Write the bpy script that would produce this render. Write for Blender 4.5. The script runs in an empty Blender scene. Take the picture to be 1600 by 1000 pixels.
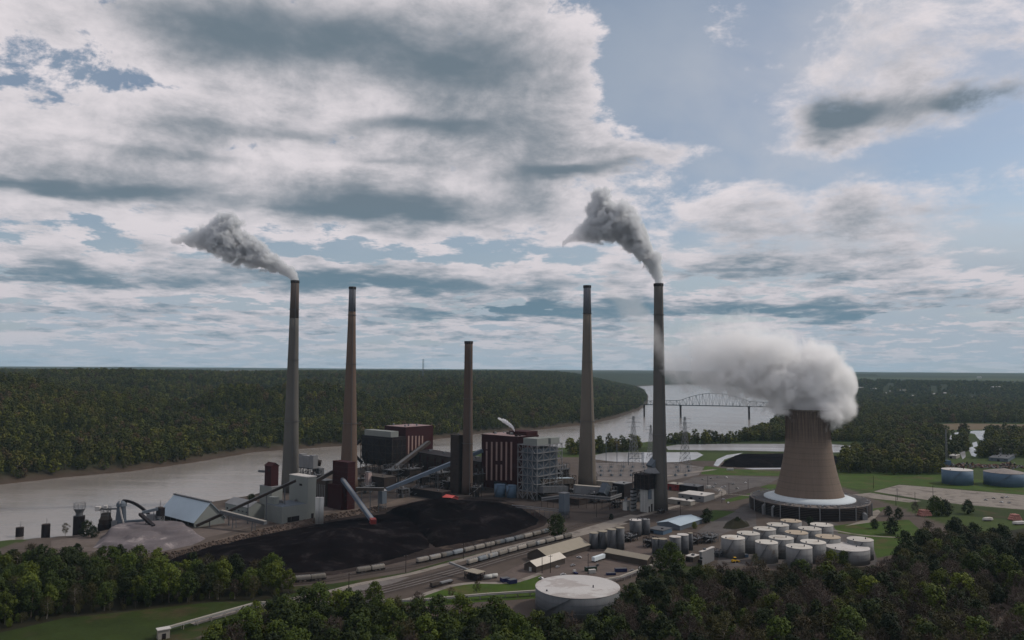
import bpy, bmesh, math, random
import numpy as np
from mathutils import Vector, Matrix, noise as mnoise

# ------------------------------------------------------------------ camera
F = 1200.0                       # focal length in photo pixels (1600 wide)
CAM_Z = 150.0
PITCH = math.atan(77.0 / F)
ROLL = 0.00625
scene = bpy.context.scene
cam_d = bpy.data.cameras.new('camera')
cam_d.sensor_width = 36.0
cam_d.lens = 36.0 * F / 1600.0
cam_d.clip_start = 1.0
cam_d.clip_end = 90000.0
cam = bpy.data.objects.new('camera', cam_d)
scene.collection.objects.link(cam)
CAM_R = Matrix.Rotation(math.pi / 2 + PITCH, 3, 'X') @ Matrix.Rotation(ROLL, 3, 'Z')
cam.matrix_world = Matrix.Translation((0, 0, CAM_Z)) @ CAM_R.to_4x4()
scene.camera = cam

# ------------------------------------------------------------------ sun, sky, exposure
SUN_AZ = math.radians(76.0)      # to the right of the view axis (+Y)
SUN_EL = math.radians(43.0)
sun_d = bpy.data.lights.new('sun', 'SUN')
sun_d.energy = 2.3
sun_d.angle = math.radians(3.0)
sun_d.color = (1.0, 0.92, 0.82)
sun = bpy.data.objects.new('sun', sun_d)
scene.collection.objects.link(sun)
_sd = Vector((math.sin(SUN_AZ) * math.cos(SUN_EL), math.cos(SUN_AZ) * math.cos(SUN_EL), math.sin(SUN_EL)))
sun.rotation_euler = _sd.to_track_quat('Z', 'Y').to_euler()
sun.location = _sd * 400

scene.view_settings.view_transform = 'Standard'
scene.view_settings.look = 'None'
scene.view_settings.exposure = 0.0
scene.view_settings.gamma = 1.0
scene.view_settings.use_curve_mapping = False
scene.cycles.use_denoising = True
scene.cycles.use_adaptive_sampling = True
scene.cycles.adaptive_threshold = 0.02
try:
    scene.cycles.denoiser = 'OPENIMAGEDENOISE'
except Exception:
    pass
scene.cycles.max_bounces = 10
scene.cycles.diffuse_bounces = 2
scene.cycles.glossy_bounces = 2
scene.cycles.transmission_bounces = 2
scene.cycles.volume_bounces = 6
scene.cycles.transparent_max_bounces = 6
scene.cycles.volume_step_rate = 1.0
scene.cycles.volume_max_steps = 256
scene.cycles.sample_clamp_indirect = 4.0


def ray(u, v):
    d = CAM_R @ Vector(((u - 800.0) / F, (500.0 - v) / F, -1.0))
    return d.normalized()


def G(u, v, z=0.0):
    """world point on the level plane z seen at photo pixel (u, v)"""
    d = ray(u, v)
    t = (z - CAM_Z) / d.z
    return Vector((d.x * t, d.y * t, z))


def ZT(p, v):
    """height above p (a ground point) of the photo row v"""
    u, _ = PX(p)
    d = ray(u, v)
    k = math.hypot(p.x, p.y) / math.hypot(d.x, d.y)
    return CAM_Z + d.z * k


def PX(p):
    q = CAM_R.transposed() @ (Vector(p) - Vector((0, 0, CAM_Z)))
    return 800.0 + F * q.x / -q.z, 500.0 - F * q.y / -q.z


class NT:
    """small helper to wire shader nodes"""
    def __init__(self, tree):
        self.t = tree
        self.n = tree.nodes
        self.l = tree.links

    def put(self, sock, val):
        if isinstance(val, bpy.types.NodeSocket):
            self.l.new(val, sock)
        elif val is not None:
            try:
                sock.default_value = val
            except Exception:
                sock.default_value = tuple(val) + (1.0,)

    def math(self, op, a, b=None, c=None, clamp=False):
        m = self.n.new('ShaderNodeMath')
        m.operation = op
        m.use_clamp = clamp
        self.put(m.inputs[0], a)
        if b is not None:
            self.put(m.inputs[1], b)
        if c is not None:
            self.put(m.inputs[2], c)
        return m.outputs[0]

    def add(self, a, b): return self.math('ADD', a, b)
    def sub(self, a, b): return self.math('SUBTRACT', a, b)
    def mul(self, a, b): return self.math('MULTIPLY', a, b)
    def div(self, a, b): return self.math('DIVIDE', a, b)

    def vec(self, x, y, z):
        c = self.n.new('ShaderNodeCombineXYZ')
        self.put(c.inputs[0], x); self.put(c.inputs[1], y); self.put(c.inputs[2], z)
        return c.outputs[0]

    def sep(self, v):
        s = self.n.new('ShaderNodeSeparateXYZ')
        self.l.new(v, s.inputs[0])
        return s.outputs[0], s.outputs[1], s.outputs[2]

    def smooth(self, val, a, b, lo=0.0, hi=1.0):
        m = self.n.new('ShaderNodeMapRange')
        m.interpolation_type = 'SMOOTHSTEP'
        self.put(m.inputs[0], val)
        self.put(m.inputs[1], a); self.put(m.inputs[2], b)
        self.put(m.inputs[3], lo); self.put(m.inputs[4], hi)
        return m.outputs[0]

    def noise(self, vec=None, scale=1.0, detail=4.0, rough=0.5, dist=0.0, lac=2.0, color=False):
        t = self.n.new('ShaderNodeTexNoise')
        t.inputs['Scale'].default_value = scale
        t.inputs['Detail'].default_value = detail
        t.inputs['Roughness'].default_value = rough
        t.inputs['Distortion'].default_value = dist
        t.inputs['Lacunarity'].default_value = lac
        if vec is not None:
            self.l.new(vec, t.inputs['Vector'])
        return t.outputs[1 if color else 0]

    def mix(self, fac, a, b):
        m = self.n.new('ShaderNodeMix')
        m.data_type = 'RGBA'
        self.put(m.inputs[0], fac)
        self.put(m.inputs[6], a); self.put(m.inputs[7], b)
        return m.outputs[2]

    def scale(self, vec, s):
        m = self.n.new('ShaderNodeVectorMath')
        m.operation = 'SCALE'
        self.put(m.inputs[0], vec); self.put(m.inputs[3], s)
        return m.outputs[0]


def build_sky():
    w = bpy.data.worlds.new('World')
    scene.world = w
    w.use_nodes = True
    nt = w.node_tree
    nt.nodes.clear()
    N = NT(nt)
    out = nt.nodes.new('ShaderNodeOutputWorld')
    bg = nt.nodes.new('ShaderNodeBackground')
    bg.inputs[1].default_value = 0.1
    nt.links.new(bg.outputs[0], out.inputs[0])
    sky = nt.nodes.new('ShaderNodeTexSky')
    sky.sky_type = 'NISHITA'
    sky.sun_disc = False
    sky.sun_elevation = SUN_EL
    sky.sun_rotation = SUN_AZ
    sky.altitude = 200
    sky.dust_density = 1.5
    tc = nt.nodes.new('ShaderNodeTexCoord')
    x, y, z = N.sep(tc.outputs['Generated'])
    zc = N.math('MAXIMUM', z, 0.0)
    az = N.math('ARCTAN2', x, y)
    el = N.math('ARCSINE', zc)

    def plane(off, k):
        d = N.add(zc, k + off)
        return N.vec(N.div(x, d), N.div(y, d), 0.0)

    def blobs(lst):
        """sum of soft elliptical masses given as photo (u, v, half-width, half-height, amount), turned into azimuth / elevation"""
        tot = None
        for (u, v, su, sv, a) in lst:
            d = ray(u, v)
            a0 = math.atan2(d.x, d.y); e0 = math.asin(d.z)
            dx = N.mul(N.sub(az, a0), 1200.0 / su)
            dy = N.mul(N.sub(el, e0), 1200.0 / sv)
            r2 = N.add(N.mul(dx, dx), N.mul(dy, dy))
            g = N.mul(N.math('POWER', 2.718, N.mul(r2, -1.0)), a)
            tot = g if tot is None else N.add(tot, g)
        return tot

    az0, el0 = az, el
    # warp so that edges of the masses are ragged
    pw = plane(0.0, 0.12)
    wob = N.noise(pw, 2.2, 4.0, 0.6, color=True)
    wx, wy, wz = N.sep(wob)
    az = N.add(az, N.mul(N.sub(wx, 0.5), 0.10))
    el = N.add(el, N.mul(N.sub(wy, 0.5), 0.06))

    cover_b = blobs(SKY_COVER)
    dark_b = blobs(SKY_DARK)
    thin_b = N.math('MINIMUM', blobs([(1380, 120, 330, 150, 1.0), (1350, 350, 380, 80, 0.8)]), 1.0)

    hi = N.smooth(z, 0.05, 0.24)

    def field(off):
        p = plane(off, 0.12)
        big = N.noise(p, 1.15, 3.0, 0.5)
        fine = N.noise(p, 3.4, 7.0, 0.66, 0.15)
        puff = N.noise(N.vec(N.mul(az0, 7.5), N.mul(N.add(el0, off * 1.3), 12.5), 3.7), 1.0, 8.0, 0.66, 0.2)
        fine = N.add(N.mul(fine, N.sub(1.0, N.mul(hi, 0.75))), N.mul(puff, N.mul(hi, 0.75)))
        fine = N.add(N.mul(N.sub(fine, 0.5), 1.35), 0.5)
        return N.add(N.mul(big, 0.36), N.mul(fine, 0.64))
    n0 = N.add(field(0.0), cover_b)
    n1 = N.add(field(0.022), cover_b)
    cover = N.smooth(n0, 0.445, N.add(0.505, N.mul(thin_b, 0.11)))
    # light: little cloud above -> bright crest, much cloud above -> grey base
    lowk = N.smooth(z, 0.03, 0.22, 1.0, 0.0)
    thick = N.smooth(N.add(N.mul(n1, 0.75), N.mul(n0, 0.25)), 0.455, N.sub(0.74, N.mul(lowk, 0.10)))
    soft = N.noise(plane(0.0, 0.12), 1.9, 5.0, 0.55, 0.3)
    dk = N.mul(dark_b, N.smooth(soft, 0.25, 0.70, 0.55, 1.25))
    dk = N.smooth(N.add(dk, N.mul(N.sub(n1, 0.56), 0.7)), 0.0, 1.0)
    thick = N.sub(1.0, N.mul(N.sub(1.0, N.mul(thick, 0.85)), N.sub(1.0, dk)))
    # thin high veil
    pv = plane(0.0, 0.2)
    veil = N.smooth(N.noise(pv, 0.8, 6.0, 0.55, 0.3), 0.32, 0.62)
    hor = N.smooth(z, 0.0, 0.22, 1.0, 0.0)
    veil = N.math('ADD', N.add(N.mul(veil, 0.42), N.mul(thin_b, N.mul(veil, 0.75))), N.mul(hor, 0.72), clamp=True)
    skyc = N.mix(1.0, sky.outputs[0], sky.outputs[0])
    hs = nt.nodes.new('ShaderNodeHueSaturation')
    hs.inputs['Saturation'].default_value = 0.92
    hs.inputs['Value'].default_value = SKY_VAL
    nt.links.new(skyc, hs.inputs['Color'])
    base = N.mix(veil, hs.outputs[0], N.mix(N.mul(thin_b, N.smooth(z, 0.05, 0.2)), (3.75, 4.35, 5.05, 1.0), (5.6, 5.6, 6.0, 1.0)))
    low = N.smooth(z, 0.02, 0.25)
    darkc = N.mix(low, (1.25, 2.15, 2.85), (1.5, 1.95, 2.35))
    brightc = N.mix(low, (6.0, 5.65, 6.0), (7.6, 7.1, 7.35))
    cl = N.mix(thick, brightc, darkc)
    covf = N.mul(cover, N.smooth(z, -0.01, 0.08, 0.5, 0.97))
    col = N.mix(covf, base, cl)
    nt.links.new(col, bg.inputs[0])
    w.cycles.sampling_method = 'MANUAL'
    w.cycles.sample_map_resolution = 512


SKY_VAL = 0.9
SKY_COVER = [
    (380, 150, 480, 190, 0.08), (560, 70, 300, 80, 0.07), (820, 200, 110, 90, 0.07),
    (900, 235, 230, 40, 0.10), (1060, 240, 70, 24, 0.10), (860, 70, 60, 90, 0.05),
    (1000, 80, 75, 110, -0.24), (1110, 205, 120, 45, -0.15), (1330, 250, 230, 22, -0.12),
    (195, 122, 95, 26, -0.12), (20, 100, 60, 30, -0.08), (1380, 80, 240, 80, 0.035), (1200, 60, 70, 50, -0.03), (1330, 180, 90, 26, 0.09), (1520, 145, 80, 22, 0.09),
    (640, 320, 210, 36, 0.16), (450, 380, 500, 16, -0.07), (1500, 500, 200, 60, -0.06), (1300, 350, 300, 50, 0.04),
    (560, 440, 260, 20, 0.11), (1230, 482, 260, 16, 0.10), (80, 430, 120, 20, 0.10), (1200, 415, 160, 20, 0.08), (860, 486, 200, 14, 0.08),
    (400, 545, 900, 16, -0.04), (110, 295, 240, 24, 0.08), (380, 240, 200, 16, -0.04), (650, 405, 260, 9, -0.06),
]
SKY_DARK = [
    (520, 55, 280, 55, 0.85), (740, 115, 160, 42, 0.6), (300, 40, 120, 40, 0.3),
    (1325, 180, 62, 22, 1.3), (1498, 143, 34, 20, 1.5), (1566, 150, 36, 20, 1.4),
    (640, 330, 210, 24, 1.1), (900, 272, 180, 13, 0.95), (110, 298, 240, 17, 0.95),
    (430, 200, 170, 14, 0.6), (600, 445, 300, 15, 1.0), (1230, 486, 280, 13, 0.95), (780, 486, 190, 12, 0.95),
    (80, 434, 130, 10, 0.85), (1140, 418, 140, 8, 0.7), (700, 198, 170, 15, 0.75), (100, 482, 140, 8, 0.7), (350, 500, 200, 7, 0.5),
    (1540, 330, 110, 12, 0.6), (1250, 430, 160, 7, 0.5), (250, 245, 160, 9, 0.5), (600, 250, 140, 9, 0.45), (1420, 520, 160, 7, 0.5), (700, 525, 260, 6, 0.45),
]
build_sky()

# ------------------------------------------------------------------ materials
MATS = {}


def mat(name, col, rough=0.85, var=0.18, scale=0.25, metal=0.0, streak=0.0, fine=0.0, rnd=0.0, spec=0.1, col2=None, patch=(0.5, 0.62), pscale=0.03):
    """plain paint / concrete / soil: base colour varied by two noises in world space, optional vertical weather streaks"""
    if name in MATS:
        return MATS[name]
    m = bpy.data.materials.new(name)
    m.use_nodes = True
    nt = m.node_tree
    N = NT(nt)
    b = nt.nodes['Principled BSDF']
    geo = nt.nodes.new('ShaderNodeNewGeometry')
    pos = geo.outputs['Position']
    k = N.mul(N.sub(N.noise(pos, scale, 5.0, 0.6), 0.5), 2.0 * var * 1.6)
    if fine:
        k = N.add(k, N.mul(N.sub(N.noise(pos, scale * 9.0, 4.0, 0.65), 0.5), 2.0 * fine))
    if streak:
        mp = nt.nodes.new('ShaderNodeMapping')
        mp.inputs['Scale'].default_value = (0.55, 0.55, 0.03)
        nt.links.new(pos, mp.inputs[0])
        k = N.add(k, N.mul(N.sub(N.noise(mp.outputs[0], 1.0, 5.0, 0.65), 0.52), 2.0 * streak))
    if rnd:
        oi = nt.nodes.new('ShaderNodeObjectInfo')
        k = N.add(k, N.mul(N.sub(oi.outputs['Random'], 0.5), 2.0 * rnd))
    f = N.math('MAXIMUM', N.add(k, 1.0), 0.15)
    base = tuple(col)
    if col2 is not None:
        base = N.mix(N.smooth(N.noise(pos, pscale, 6.0, 0.65, 0.4), patch[0], patch[1]), tuple(col) + (1.0,), tuple(col2) + (1.0,))
    nt.links.new(N.scale(base, f), b.inputs['Base Color'])
    b.inputs['Roughness'].default_value = rough
    b.inputs['Metallic'].default_value = metal
    b.inputs['Specular IOR Level'].default_value = spec
    MATS[name] = m
    return m


def leafmat(name, cols, dark=0.0):
    """foliage: colour picked per tree between several real leaf colours, varied leaf to leaf, with broad sunlit and shaded patches painted in"""
    if name in MATS:
        return MATS[name]
    m = bpy.data.materials.new(name)
    m.use_nodes = True
    nt = m.node_tree
    N = NT(nt)
    b = nt.nodes['Principled BSDF']
    oi = nt.nodes.new('ShaderNodeObjectInfo')
    ramp = nt.nodes.new('ShaderNodeValToRGB')
    el = ramp.color_ramp.elements
    while len(el) < len(cols):
        el.new(0.5)
    for i, c in enumerate(cols):
        el[i].position = i / max(1, len(cols) - 1)
        el[i].color = (c[0], c[1], c[2], 1)
    geo = nt.nodes.new('ShaderNodeNewGeometry')
    big = N.noise(geo.outputs['Position'], 0.006, 3.0, 0.55)  # broad patches: mixed species, plus sunlit and shaded hillside put into the leaf colour
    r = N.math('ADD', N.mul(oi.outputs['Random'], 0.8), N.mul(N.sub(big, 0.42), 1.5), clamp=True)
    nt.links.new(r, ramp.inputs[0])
    n = N.noise(geo.outputs['Position'], 0.5, 3.0, 0.6)
    f = N.mul(N.add(0.55, N.mul(n, 0.9)), N.add(0.7, N.mul(N.math('FRACT', N.mul(oi.outputs['Random'], 7.31)), 0.6)))
    nt.links.new(N.scale(ramp.outputs[0], f), b.inputs['Base Color'])
    b.inputs['Roughness'].default_value = 0.75
    b.inputs['Specular IOR Level'].default_value = 0.15
    MATS[name] = m
    return m


# ------------------------------------------------------------------ mesh builder
COL = scene.collection


class MB:
    def __init__(self):
        self.v = []
        self.f = []

    def quad(self, a, b, c, d):
        i = len(self.v)
        self.v += [tuple(a), tuple(b), tuple(c), tuple(d)]
        self.f.append((i, i + 1, i + 2, i + 3))
        return self

    def box(self, x0, x1, y0, y1, z0, z1, tx=0.0, ty=0.0):
        """axis box; tx / ty draw the top in (a battered or hopper shape)"""
        i = len(self.v)
        self.v += [(x0, y0, z0), (x1, y0, z0), (x1, y1, z0), (x0, y1, z0),
                   (x0 + tx, y0 + ty, z1), (x1 - tx, y0 + ty, z1), (x1 - tx, y1 - ty, z1), (x0 + tx, y1 - ty, z1)]
        self.f += [(i, i + 3, i + 2, i + 1), (i + 4, i + 5, i + 6, i + 7), (i, i + 1, i + 5, i + 4),
                   (i + 1, i + 2, i + 6, i + 5), (i + 2, i + 3, i + 7, i + 6), (i + 3, i, i + 4, i + 7)]
        return self

    def prism(self, poly, z0, z1):
        i = len(self.v)
        n = len(poly)
        self.v += [(p[0], p[1], z0) for p in poly] + [(p[0], p[1], z1) for p in poly]
        self.f.append(tuple(i + k for k in range(n - 1, -1, -1)))
        self.f.append(tuple(i + n + k for k in range(n)))
        for k in range(n):
            a, b = i + k, i + (k + 1) % n
            self.f.append((a, b, b + n, a + n))
        return self

    def lathe(self, prof, seg=24, cx=0.0, cy=0.0, cap=True, a0=0.0):
        """prof: list of (radius, z), outside surface from bottom to top"""
        i = len(self.v)
        for (r, z) in prof:
            for k in range(seg):
                a = a0 + 2 * math.pi * k / seg
                self.v.append((cx + r * math.cos(a), cy + r * math.sin(a), z))
        for j in range(len(prof) - 1):
            for k in range(seg):
                a = i + j * seg + k
                b = i + j * seg + (k + 1) % seg
                self.f.append((a, b, b + seg, a + seg))
        if cap:
            self.f.append(tuple(i + k for k in range(seg - 1, -1, -1)))
            j = i + (len(prof) - 1) * seg
            self.f.append(tuple(j + k for k in range(seg)))
        return self

    def cyl(self, cx, cy, z0, z1, r, seg=16, r1=None):
        return self.lathe([(r, z0), (r if r1 is None else r1, z1)], seg, cx, cy)

    def beam(self, p, q, w, h=None):
        """square bar from p to q, w wide (level), h high"""
        h = w if h is None else h
        p = Vector(p); q = Vector(q)
        d = (q - p)
        if d.length < 1e-6:
            return self
        d.normalize()
        s = d.cross(Vector((0, 0, 1)))
        if s.length < 1e-4:
            s = Vector((1, 0, 0))
        s.normalize()
        t = s.cross(d)
        i = len(self.v)
        for e in (p, q):
            for a, b in ((-1, -1), (1, -1), (1, 1), (-1, 1)):
                self.v.append(tuple(e + s * (a * w / 2) + t * (b * h / 2)))
        self.f += [(i, i + 1, i + 2, i + 3), (i + 7, i + 6, i + 5, i + 4)]
        for k in range(4):
            a, b = i + k, i + (k + 1) % 4
            self.f.append((a, a + 4, b + 4, b))
        return self

    def pipe(self, p, q, r, seg=10):
        p = Vector(p); q = Vector(q)
        d = (q - p).normalized()
        s = d.orthogonal().normalized()
        t = d.cross(s)
        i = len(self.v)
        for e in (p, q):
            for k in range(seg):
                a = 2 * math.pi * k / seg
                self.v.append(tuple(e + s * (r * math.cos(a)) + t * (r * math.sin(a))))
        for k in range(seg):
            a, b = i + k, i + (k + 1) % seg
            self.f.append((a, b, b + seg, a + seg))
        self.f.append(tuple(i + k for k in range(seg - 1, -1, -1)))
        self.f.append(tuple(i + seg + k for k in range(seg)))
        return self

    def gable(self, x0, x1, y0, y1, z0, z1, ridge='x', over=0.0, th=0.25):
        """pitched roof slabs with thickness; eaves at z0, ridge at z1"""
        def slab(a, b, c, d):
            up = Vector((0, 0, th))
            i = len(self.v)
            self.v += [tuple(Vector(p)) for p in (a, b, c, d)] + [tuple(Vector(p) + up) for p in (a, b, c, d)]
            self.f += [(i + 3, i + 2, i + 1, i), (i + 4, i + 5, i + 6, i + 7)]
            for k in range(4):
                p, q = i + k, i + (k + 1) % 4
                self.f.append((p, q, q + 4, p + 4))
        o = over
        if ridge == 'x':
            ym = (y0 + y1) / 2
            slab((x0 - o, y0 - o, z0), (x1 + o, y0 - o, z0), (x1 + o, ym, z1), (x0 - o, ym, z1))
            slab((x0 - o, ym, z1), (x1 + o, ym, z1), (x1 + o, y1 + o, z0), (x0 - o, y1 + o, z0))
        else:
            xm = (x0 + x1) / 2
            slab((x1 + o, y0 - o, z0), (x1 + o, y1 + o, z0), (xm, y1 + o, z1), (xm, y0 - o, z1))
            slab((xm, y0 - o, z1), (xm, y1 + o, z1), (x0 - o, y1 + o, z0), (x0 - o, y0 - o, z0))
        return self

    def gable_wall(self, x0, x1, y0, y1, z0, z1, z2, ridge='x'):
        """walls of a pitched building, gable ends closed up to the ridge z2"""
        i = len(self.v)
        self.v += [(x0, y0, z0), (x1, y0, z0), (x1, y1, z0), (x0, y1, z0), (x0, y0, z1), (x1, y0, z1), (x1, y1, z1), (x0, y1, z1)]
        if ridge == 'x':
            ym = (y0 + y1) / 2
            self.v += [(x0, ym, z2), (x1, ym, z2)]
            self.f += [(i, i + 1, i + 5, i + 4), (i + 2, i + 3, i + 7, i + 6), (i + 3, i, i + 4, i + 8, i + 7),
                       (i + 1, i + 2, i + 6, i + 9, i + 5), (i + 4, i + 5, i + 9, i + 8), (i + 6, i + 7, i + 8, i + 9)]
        else:
            xm = (x0 + x1) / 2
            self.v += [(xm, y0, z2), (xm, y1, z2)]
            self.f += [(i, i + 1, i + 5, i + 8, i + 4), (i + 2, i + 3, i + 7, i + 9, i + 6), (i + 3, i, i + 4, i + 7),
                       (i + 1, i + 2, i + 6, i + 5), (i + 5, i + 6, i + 9, i + 8), (i + 7, i + 4, i + 8, i + 9)]
        return self

    def build(self, name, material, parent=None, smooth=False, kind=None):
        me = bpy.data.meshes.new(name)
        me.from_pydata(self.v, [], self.f)
        me.update()
        if material is not None:
            me.materials.append(material)
        if smooth:
            for p in me.polygons:
                p.use_smooth = len(p.vertices) == 4
        o = bpy.data.objects.new(name, me)
        COL.objects.link(o)
        if parent is not None:
            o.parent = parent
        if kind:
            o['kind'] = kind
        return o


def tag(o, label, cat, group=None):
    o['label'] = label
    o['category'] = cat
    if group:
        o['group'] = group
    return o


def thing(name, label, cat, loc=(0, 0, 0), rz=0.0, group=None):
    o = bpy.data.objects.new(name, None)
    o.empty_display_size = 2.0
    COL.objects.link(o)
    o.location = loc
    o.rotation_euler = (0, 0, rz)
    return tag(o, label, cat, group)


def dup(root, loc, rz, label=None, group=None, sc=None):
    def cp(o, par):
        c = o.copy()
        COL.objects.link(c)
        c.parent = par
        for ch in KIDS.get(o.name) or [k for k in o.children]:
            cp(ch, c)
        return c
    r = cp(root, None)
    r.location = loc
    r.rotation_euler = (0, 0, rz)
    if sc is not None:
        r.scale = sc
    if label:
        r['label'] = label
    if group:
        r['group'] = group
    return r


KIDS = {}
ANG = math.radians(50.0)          # the plant's own grid against the view axis


class Frame:
    """local frame of a building: origin at its nearest ground corner, x along the wall running back right,
    y along the wall running back left; lengths come from the columns where the walls end"""
    def __init__(self, u, v, uL, uR, vtop=None, ang=ANG, z=0.0):
        self.o = G(u, v, z)
        self.a = ang
        self.e1 = Vector((math.cos(ang), math.sin(ang), 0))
        self.e2 = Vector((-math.sin(ang), math.cos(ang), 0))
        self.L1 = self.along(self.e1, uR)
        self.L2 = self.along(self.e2, uL)
        self.H = (ZT(self.o, vtop) - z) if vtop is not None else 0.0

    def along(self, e, u, start=None):
        s = self.o if start is None else start
        lo, hi = 0.0, 4000.0
        sgn = 1 if PX(s + e)[0] > PX(s)[0] else -1
        for _ in range(50):
            m = (lo + hi) / 2
            if (PX(s + e * m)[0] - u) * sgn < 0:
                lo = m
            else:
                hi = m
        return lo

    def x(self, u): return self.along(self.e1, u)
    def y(self, u): return self.along(self.e2, u)
    def w(self, x, y, z=0.0): return self.o + self.e1 * x + self.e2 * y + Vector((0, 0, z))

    def thing(self, name, label, cat, group=None):
        return thing(name, label, cat, self.o, self.a, group)


def lattice(b, xs, ys, zs, w=0.5, diag=True, faces='xy'):
    """steel frame: columns at xs x ys (outer ones), beams at each zs, braces on the outer bays"""
    for x in xs:
        for y in ys:
            if x in (xs[0], xs[-1]) or y in (ys[0], ys[-1]):
                b.beam((x, y, zs[0]), (x, y, zs[-1]), w)
    for z in zs[1:]:
        for y in (ys[0], ys[-1]):
            b.beam((xs[0], y, z), (xs[-1], y, z), w * 0.8)
        for x in (xs[0], xs[-1]):
            b.beam((x, ys[0], z), (x, ys[-1], z), w * 0.8)
    if diag:
        k = 0
        for j in range(len(zs) - 1):
            for y in (ys[0], ys[-1]):
                for i in range(len(xs) - 1):
                    p, q = (xs[i], xs[i + 1]) if (i + j) % 2 else (xs[i + 1], xs[i])
                    b.beam((p, y, zs[j]), (q, y, zs[j + 1]), w * 0.6)
            for x in (xs[0], xs[-1]):
                for i in range(len(ys) - 1):
                    p, q = (ys[i], ys[i + 1]) if (i + j) % 2 else (ys[i + 1], ys[i])
                    b.beam((x, p, zs[j]), (x, q, zs[j + 1]), w * 0.6)
    return b


def lin(a, b, n):
    return [a + (b - a) * i / (n - 1) for i in range(n)]


def sheet(name, px, zoff, material, kind='structure', z=0.0):
    """flat ground surface from photo outline points laid on the level ground"""
    pts = [G(u, v, z) for (u, v) in px]
    bm = bmesh.new()
    vs = [bm.verts.new((p.x, p.y, z + zoff)) for p in pts]
    f = bm.faces.new(vs)
    if f.normal.z < 0:
        bmesh.ops.reverse_faces(bm, faces=[f])
    bmesh.ops.triangulate(bm, faces=bm.faces[:])
    me = bpy.data.meshes.new(name)
    bm.to_mesh(me)
    bm.free()
    for p in me.polygons:
        if p.normal.z < 0:
            p.flip()
    me.materials.append(material)
    o = bpy.data.objects.new(name, me)
    COL.objects.link(o)
    o['kind'] = kind
    return o


def strip(name, px, width, zoff, material, kind='structure', z=0.0, pts=None):
    """road / track ribbon along photo points"""
    P = pts or [G(u, v, z) for (u, v) in px]
    P = smooth_path(P)
    b = MB()
    L = []
    for i, p in enumerate(P):
        d = (P[min(i + 1, len(P) - 1)] - P[max(i - 1, 0)])
        d.z = 0
        d.normalize()
        n = Vector((-d.y, d.x, 0)) * (width / 2)
        L.append((p + n, p - n))
    for i in range(len(L) - 1):
        up = Vector((0, 0, zoff))
        b.quad(L[i][1] + up, L[i + 1][1] + up, L[i + 1][0] + up, L[i][0] + up)
    o = b.build(name, material)
    o['kind'] = kind
    return o


def smooth_path(P, n=6):
    out = []
    for i in range(len(P) - 1):
        p0 = P[max(i - 1, 0)]; p1 = P[i]; p2 = P[i + 1]; p3 = P[min(i + 2, len(P) - 1)]
        for k in range(n):
            t = k / n
            out.append(0.5 * ((2 * p1) + (p2 - p0) * t + (2 * p0 - 5 * p1 + 4 * p2 - p3) * t * t + (3 * p1 - p0 - 3 * p2 + p3) * t ** 3))
    out.append(P[-1].copy())
    return out


# real-world base colours
M_conc = mat('stack_concrete', (0.130, 0.113, 0.095), 0.9, 0.10, 0.03, streak=0.10)
M_concg = mat('stack_concrete_grey', (0.095, 0.09, 0.083), 0.9, 0.10, 0.03, streak=0.12)
M_concr = mat('stack_concrete_red', (0.108, 0.077, 0.061), 0.9, 0.10, 0.03, streak=0.12)
M_band = mat('stack_grey_band', (0.105, 0.110, 0.125), 0.9, 0.10, 0.05, streak=0.12)
M_soot = mat('soot_black', (0.03, 0.028, 0.028), 0.9)
M_brick = mat('dark_red_cladding', (0.0320, 0.0096, 0.0112), 0.8, 0.15, 0.06, streak=0.10)
M_strip = mat('cream_strip', (0.27, 0.19, 0.17), 0.7, 0.08, 0.2)
M_white = mat('white_cladding', (0.3672, 0.3731, 0.3612), 0.7, 0.07, 0.08, streak=0.08)
M_wroof = mat('white_roof', (0.42, 0.405, 0.39), 0.75, 0.10, 0.08, fine=0.08, col2=(0.33, 0.30, 0.27), patch=(0.54, 0.70), pscale=0.09)
M_palegrn = mat('pale_grey_green_cladding', (0.1786, 0.1922, 0.1829), 0.7, 0.06, 0.08, streak=0.08)
M_grey = mat('grey_steel', (0.0880, 0.0920, 0.1000), 0.6, 0.15, 0.1, streak=0.1)
M_lgrey = mat('light_grey_steel', (0.1680, 0.1720, 0.1800), 0.6, 0.10, 0.1, streak=0.1)
M_dark = mat('dark_steel', (0.017, 0.014, 0.016), 0.7, 0.25, 0.2)
M_dbrown = mat('dark_brown_steel', (0.0336, 0.0256, 0.0232), 0.8, 0.3, 0.15)
M_blue = mat('pale_blue_metal_roof', (0.3179, 0.3901, 0.4480), 0.5, 0.05, 0.1, streak=0.06)
M_bluetank = mat('blue_tank_paint', (0.0816, 0.1275, 0.1836), 0.55, 0.08, 0.1, streak=0.10)
M_slate = mat('slate_blue_cladding', (0.0960, 0.1152, 0.1392), 0.6, 0.10, 0.1, streak=0.08)
M_gal = mat('blue_grey_gallery', (0.085, 0.11, 0.15), 0.55, 0.10, 0.1)
M_red = mat('red_paint', (0.17, 0.035, 0.035), 0.6, 0.12, 0.2)
M_tank = mat('tank_grey_shell', (0.1700, 0.1734, 0.1768), 0.6, 0.10, 0.06, streak=0.30, col2=(0.12, 0.105, 0.095), patch=(0.54, 0.70), pscale=0.12)
M_tankroof = mat('tank_pale_roof', (0.40, 0.385, 0.355), 0.8, 0.10, 0.12, fine=0.10, rnd=0.16, col2=(0.28, 0.24, 0.20), patch=(0.52, 0.70), pscale=0.10)
M_tan = mat('tan_metal_roof', (0.2448, 0.2202, 0.1776), 0.7, 0.07, 0.2)
M_brownwall = mat('brown_wall', (0.060, 0.051, 0.045), 0.85, 0.15, 0.2)
M_cream = mat('cream_duct', (0.2576, 0.2408, 0.2128), 0.7, 0.08, 0.1, streak=0.08)
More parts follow.
